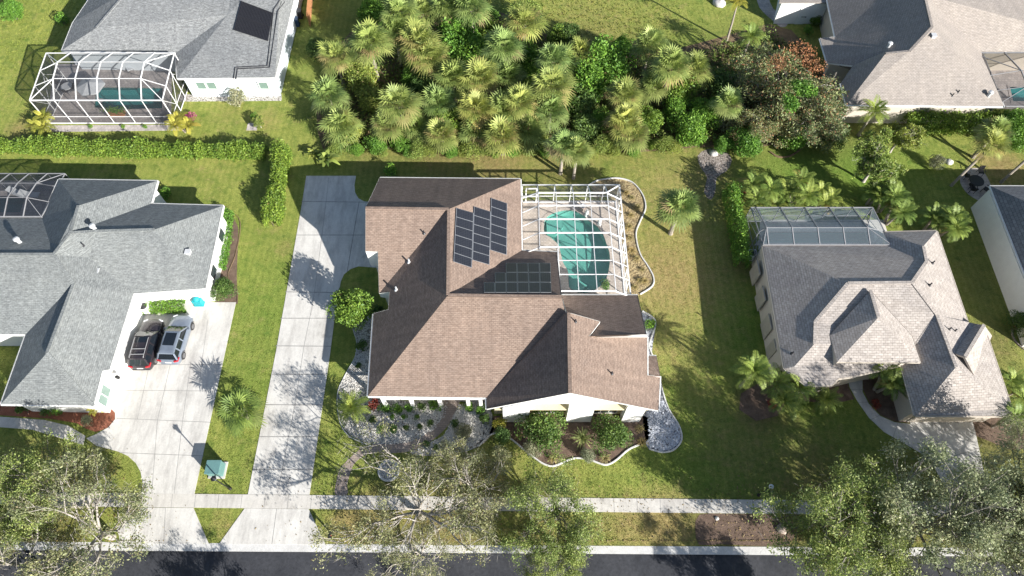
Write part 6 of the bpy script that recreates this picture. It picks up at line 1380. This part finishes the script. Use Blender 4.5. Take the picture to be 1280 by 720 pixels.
bu('lushbig', 990, 165, 'bright green bush at the foot of the grey twiggy trees', None, .8); BU['creeper'] = P_(lambda r: bush(r, 64, LF['lush'], (1.3, 1.2, .7), 1500, .19, 9, stems=False, zc=7.0), 'creeper_patch', 7.0); BU['creeper'].crown(1005, 108, 'bright green creeper patch high in the big grey twiggy tree', 'vine', None, 0, 1.0); BU['creeper'].crown(985, 128, 'bright green creeper patch lower in the grey twiggy tree', 'vine', None, 2.0, (.9, .9, .9)); 
BU['bloom'] = P_(lambda r: bush(r, 63, LF['orange'], (1.5, 1.4, .6), 480, .17, 14, stems=False, zc=7.3), 'blossom_vine', 7.5)
BU['bloom'].crown(1000, 62, 'orange-red blossoming vine on top of the grey twiggy tree', 'vine', None, 0, 1.0); BU['bloom'].crown(975, 78, 'faded orange blossom patch left in the grey tree', 'vine', None, 1, (.8, .8, 1)); BU['bloom'].crown(1020, 80, 'small orange blossom patch right of the larger one in the grey tree', 'vine', None, 2, (.9, .9, 1))
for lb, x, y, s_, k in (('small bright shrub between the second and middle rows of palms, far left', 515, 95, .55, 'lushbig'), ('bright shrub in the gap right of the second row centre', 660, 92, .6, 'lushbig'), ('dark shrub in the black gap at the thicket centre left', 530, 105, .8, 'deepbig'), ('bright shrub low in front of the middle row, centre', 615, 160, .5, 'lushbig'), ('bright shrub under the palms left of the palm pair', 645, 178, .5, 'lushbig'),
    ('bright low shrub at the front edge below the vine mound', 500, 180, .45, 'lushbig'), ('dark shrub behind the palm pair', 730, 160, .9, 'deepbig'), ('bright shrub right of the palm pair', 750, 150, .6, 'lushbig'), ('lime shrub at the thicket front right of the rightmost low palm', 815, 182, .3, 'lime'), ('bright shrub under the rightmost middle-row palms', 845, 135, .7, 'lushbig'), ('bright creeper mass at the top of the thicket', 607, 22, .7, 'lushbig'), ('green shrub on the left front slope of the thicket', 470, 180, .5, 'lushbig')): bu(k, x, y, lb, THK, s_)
# undergrowth of the thicket: one mass nobody could count
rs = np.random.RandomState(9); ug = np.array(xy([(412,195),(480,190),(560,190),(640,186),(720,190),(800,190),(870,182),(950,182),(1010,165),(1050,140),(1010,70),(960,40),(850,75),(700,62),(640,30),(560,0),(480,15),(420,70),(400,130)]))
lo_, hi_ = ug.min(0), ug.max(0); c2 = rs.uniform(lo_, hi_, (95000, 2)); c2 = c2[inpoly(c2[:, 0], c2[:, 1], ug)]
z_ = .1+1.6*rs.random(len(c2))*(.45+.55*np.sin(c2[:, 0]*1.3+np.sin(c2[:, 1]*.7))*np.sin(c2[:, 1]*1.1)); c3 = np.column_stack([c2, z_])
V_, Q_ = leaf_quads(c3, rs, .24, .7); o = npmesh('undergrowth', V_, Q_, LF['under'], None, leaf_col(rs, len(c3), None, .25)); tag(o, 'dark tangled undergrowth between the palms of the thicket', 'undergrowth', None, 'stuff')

tr('oak2', 290, 800, 'tree on the far side of the road, mostly below the photo edge', None, .6, 1.0); tr('oak', 1010, 800, 'tree on the far side of the road, below the photo edge at the right', None, .65, 3.3)
tr('grey', 1312, 590, 'silvery tree beyond the right edge, shading the tan-roofed garage', None, .9, 1.7)

tr('grey', 1395, 665, 'silvery tree outside the right edge, shading the front drive', None, 1.15, 2.2); tr('grey', 1272, 642, 'silvery tree over the drive of the tan-roofed house, upper one at the right edge', None, .7, 5.1)
for i, (x, y, k, s_) in enumerate(((418,184,'vine',.4),(445,186,'lushbig',.35),(478,188,'vine',.35),(512,189,'lushbig',.35),(535,188,'vine',.4),(562,187,'lushbig',.4),(580,189,'vine',.35),(606,187,'vine',.4),(640,187,'lushbig',.4),(663,186,'vine',.45),(682,190,'lushbig',.3),(738,188,'vine',.4),(768,186,'vine',.4),(792,188,'lushbig',.35),(842,184,'vine',.4),(905,180,'lushbig',.45))):
    bu(k, x, y, 'low leafy shrub in the tangled front edge of the thicket', 'low shrubs along the thicket front', s_)
# ------------------------------------------------------------------ grass: one stuff object of short tufts on every lawn
def grass(n=150000, seed=5):
    rs = np.random.RandomState(seed)
    u = rs.uniform(-40, 1320, n); v = rs.uniform(-20, 700, n)
    uu = (u-640)/FPX; vv = (v-360)/FPX; t = CH/(CT+vv*ST); X = uu*t; Y = (ST-vv*CT)*t
    keep = np.ones(n, bool)
    for P in HARD: keep &= ~inpoly(X, Y, P)
    for P in HOUSEFOOT: keep &= ~inpoly(X, Y, P)
    X, Y = X[keep], Y[keep]; A = gattr(X, Y); k = rs.random(len(X)) > A[:, 2]*.75; X, Y, A = X[k], Y[k], A[k]; n = len(X)
    wild = np.zeros(n)
    for px, py, r in ((10, 20, 9), (20, 60, 5), (740, 25, 10), (680, 20, 8), (800, 25, 6)):
        p = W(px, py); wild = np.maximum(wild, np.exp(-((X-p.x)**2+(Y-p.y)**2)/(r*r)))
    h = (.025+.04*rs.random(n))*(1+3.2*wild*rs.random(n)); w = .035*(1+1.0*wild)
    az = rs.uniform(0, 6.283, n); lean = rs.normal(size=(n, 2))*.5*h[:, None]
    V = np.zeros((n, 2, 3, 3))
    for j in range(2):
        a = az+j*1.9; dx, dy = np.cos(a)*w, np.sin(a)*w; ox, oy = rs.normal(size=n)*.05, rs.normal(size=n)*.05
        V[:, j, 0] = np.stack([X+ox-dx, Y+oy-dy, np.full(n, -.005)], 1); V[:, j, 1] = np.stack([X+ox+dx, Y+oy+dy, np.full(n, -.005)], 1)
        V[:, j, 2] = np.stack([X+ox+lean[:, 0]*(1-2*j), Y+oy+lean[:, 1], h], 1)
    V = V.reshape(-1, 3); col = np.repeat(A, 6, 0)
    o = npmesh('grass', V, np.arange(len(V)).reshape(-1, 3), M['blade'], None, col); tag(o, 'short lawn grass around the houses, longer and rougher at the top', 'grass', None, 'stuff')
HOUSEFOOT = [Q2, Q3, Q4, [(p.x, p.y) for p in (P1['C'], P1['D'], P1['E'], P1['NE'], P1['R1'], P1['R3'], P1['FR'], P1['FL'], P1['Se'], P1['Sw'], P1['V'], P1['S0'])], [(p.x, p.y) for p in (P5['w0'], P5['y0'], P5['sw'], P5['se'], P5['e0'], P5['f0'], P5['f1'])], [(p.x, p.y) for p in (P6['a'], P6['b'], P6['d'], P6['c'])]]
grass()
# ------------------------------------------------------------------ camera, light
cam = bpy.data.cameras.new('camera'); cam.sensor_width = 36; cam.lens = FPX/1280*36; cam.clip_start = .5; cam.clip_end = 3000
co = bpy.data.objects.new('camera', cam); co.location = (0, 0, CH); co.rotation_euler = (TH, 0, 0); C.objects.link(co)
sc_ = bpy.context.scene; sc_.camera = co
SUN_EL, SUN_AZ = R_(24), math.atan2(.745, -.667)       # azimuth of the direction TO the sun, clockwise from +Y
sd = Vector((math.sin(SUN_AZ)*math.cos(SUN_EL), math.cos(SUN_AZ)*math.cos(SUN_EL), math.sin(SUN_EL)))
sl = bpy.data.lights.new('sun', 'SUN'); sl.energy = 5.0; sl.angle = R_(.5); sl.color = (1, .965, .91)
so = bpy.data.objects.new('sun', sl); so.rotation_euler = (-sd).to_track_quat('-Z', 'Y').to_euler(); so.location = sd*80; C.objects.link(so)
w = bpy.data.worlds.new('World'); sc_.world = w; w.use_nodes = True; nt = w.node_tree; bg = nt.nodes['Background']
sk = nt.nodes.new('ShaderNodeTexSky'); sk.sky_type = 'NISHITA'; sk.sun_disc = False; sk.sun_elevation = SUN_EL; sk.sun_rotation = SUN_AZ
nt.links.new(sk.outputs[0], bg.inputs[0]); bg.inputs[1].default_value = .066
vs = sc_.view_settings; vs.view_transform = 'Standard'; vs.look = 'None'; vs.gamma = 1; vs.exposure = 1.08
sc_.render.resolution_x, sc_.render.resolution_y = 1024, 576
sc_.cycles.max_bounces = 8; sc_.cycles.transparent_max_bounces = 16; sc_.cycles.diffuse_bounces = 3
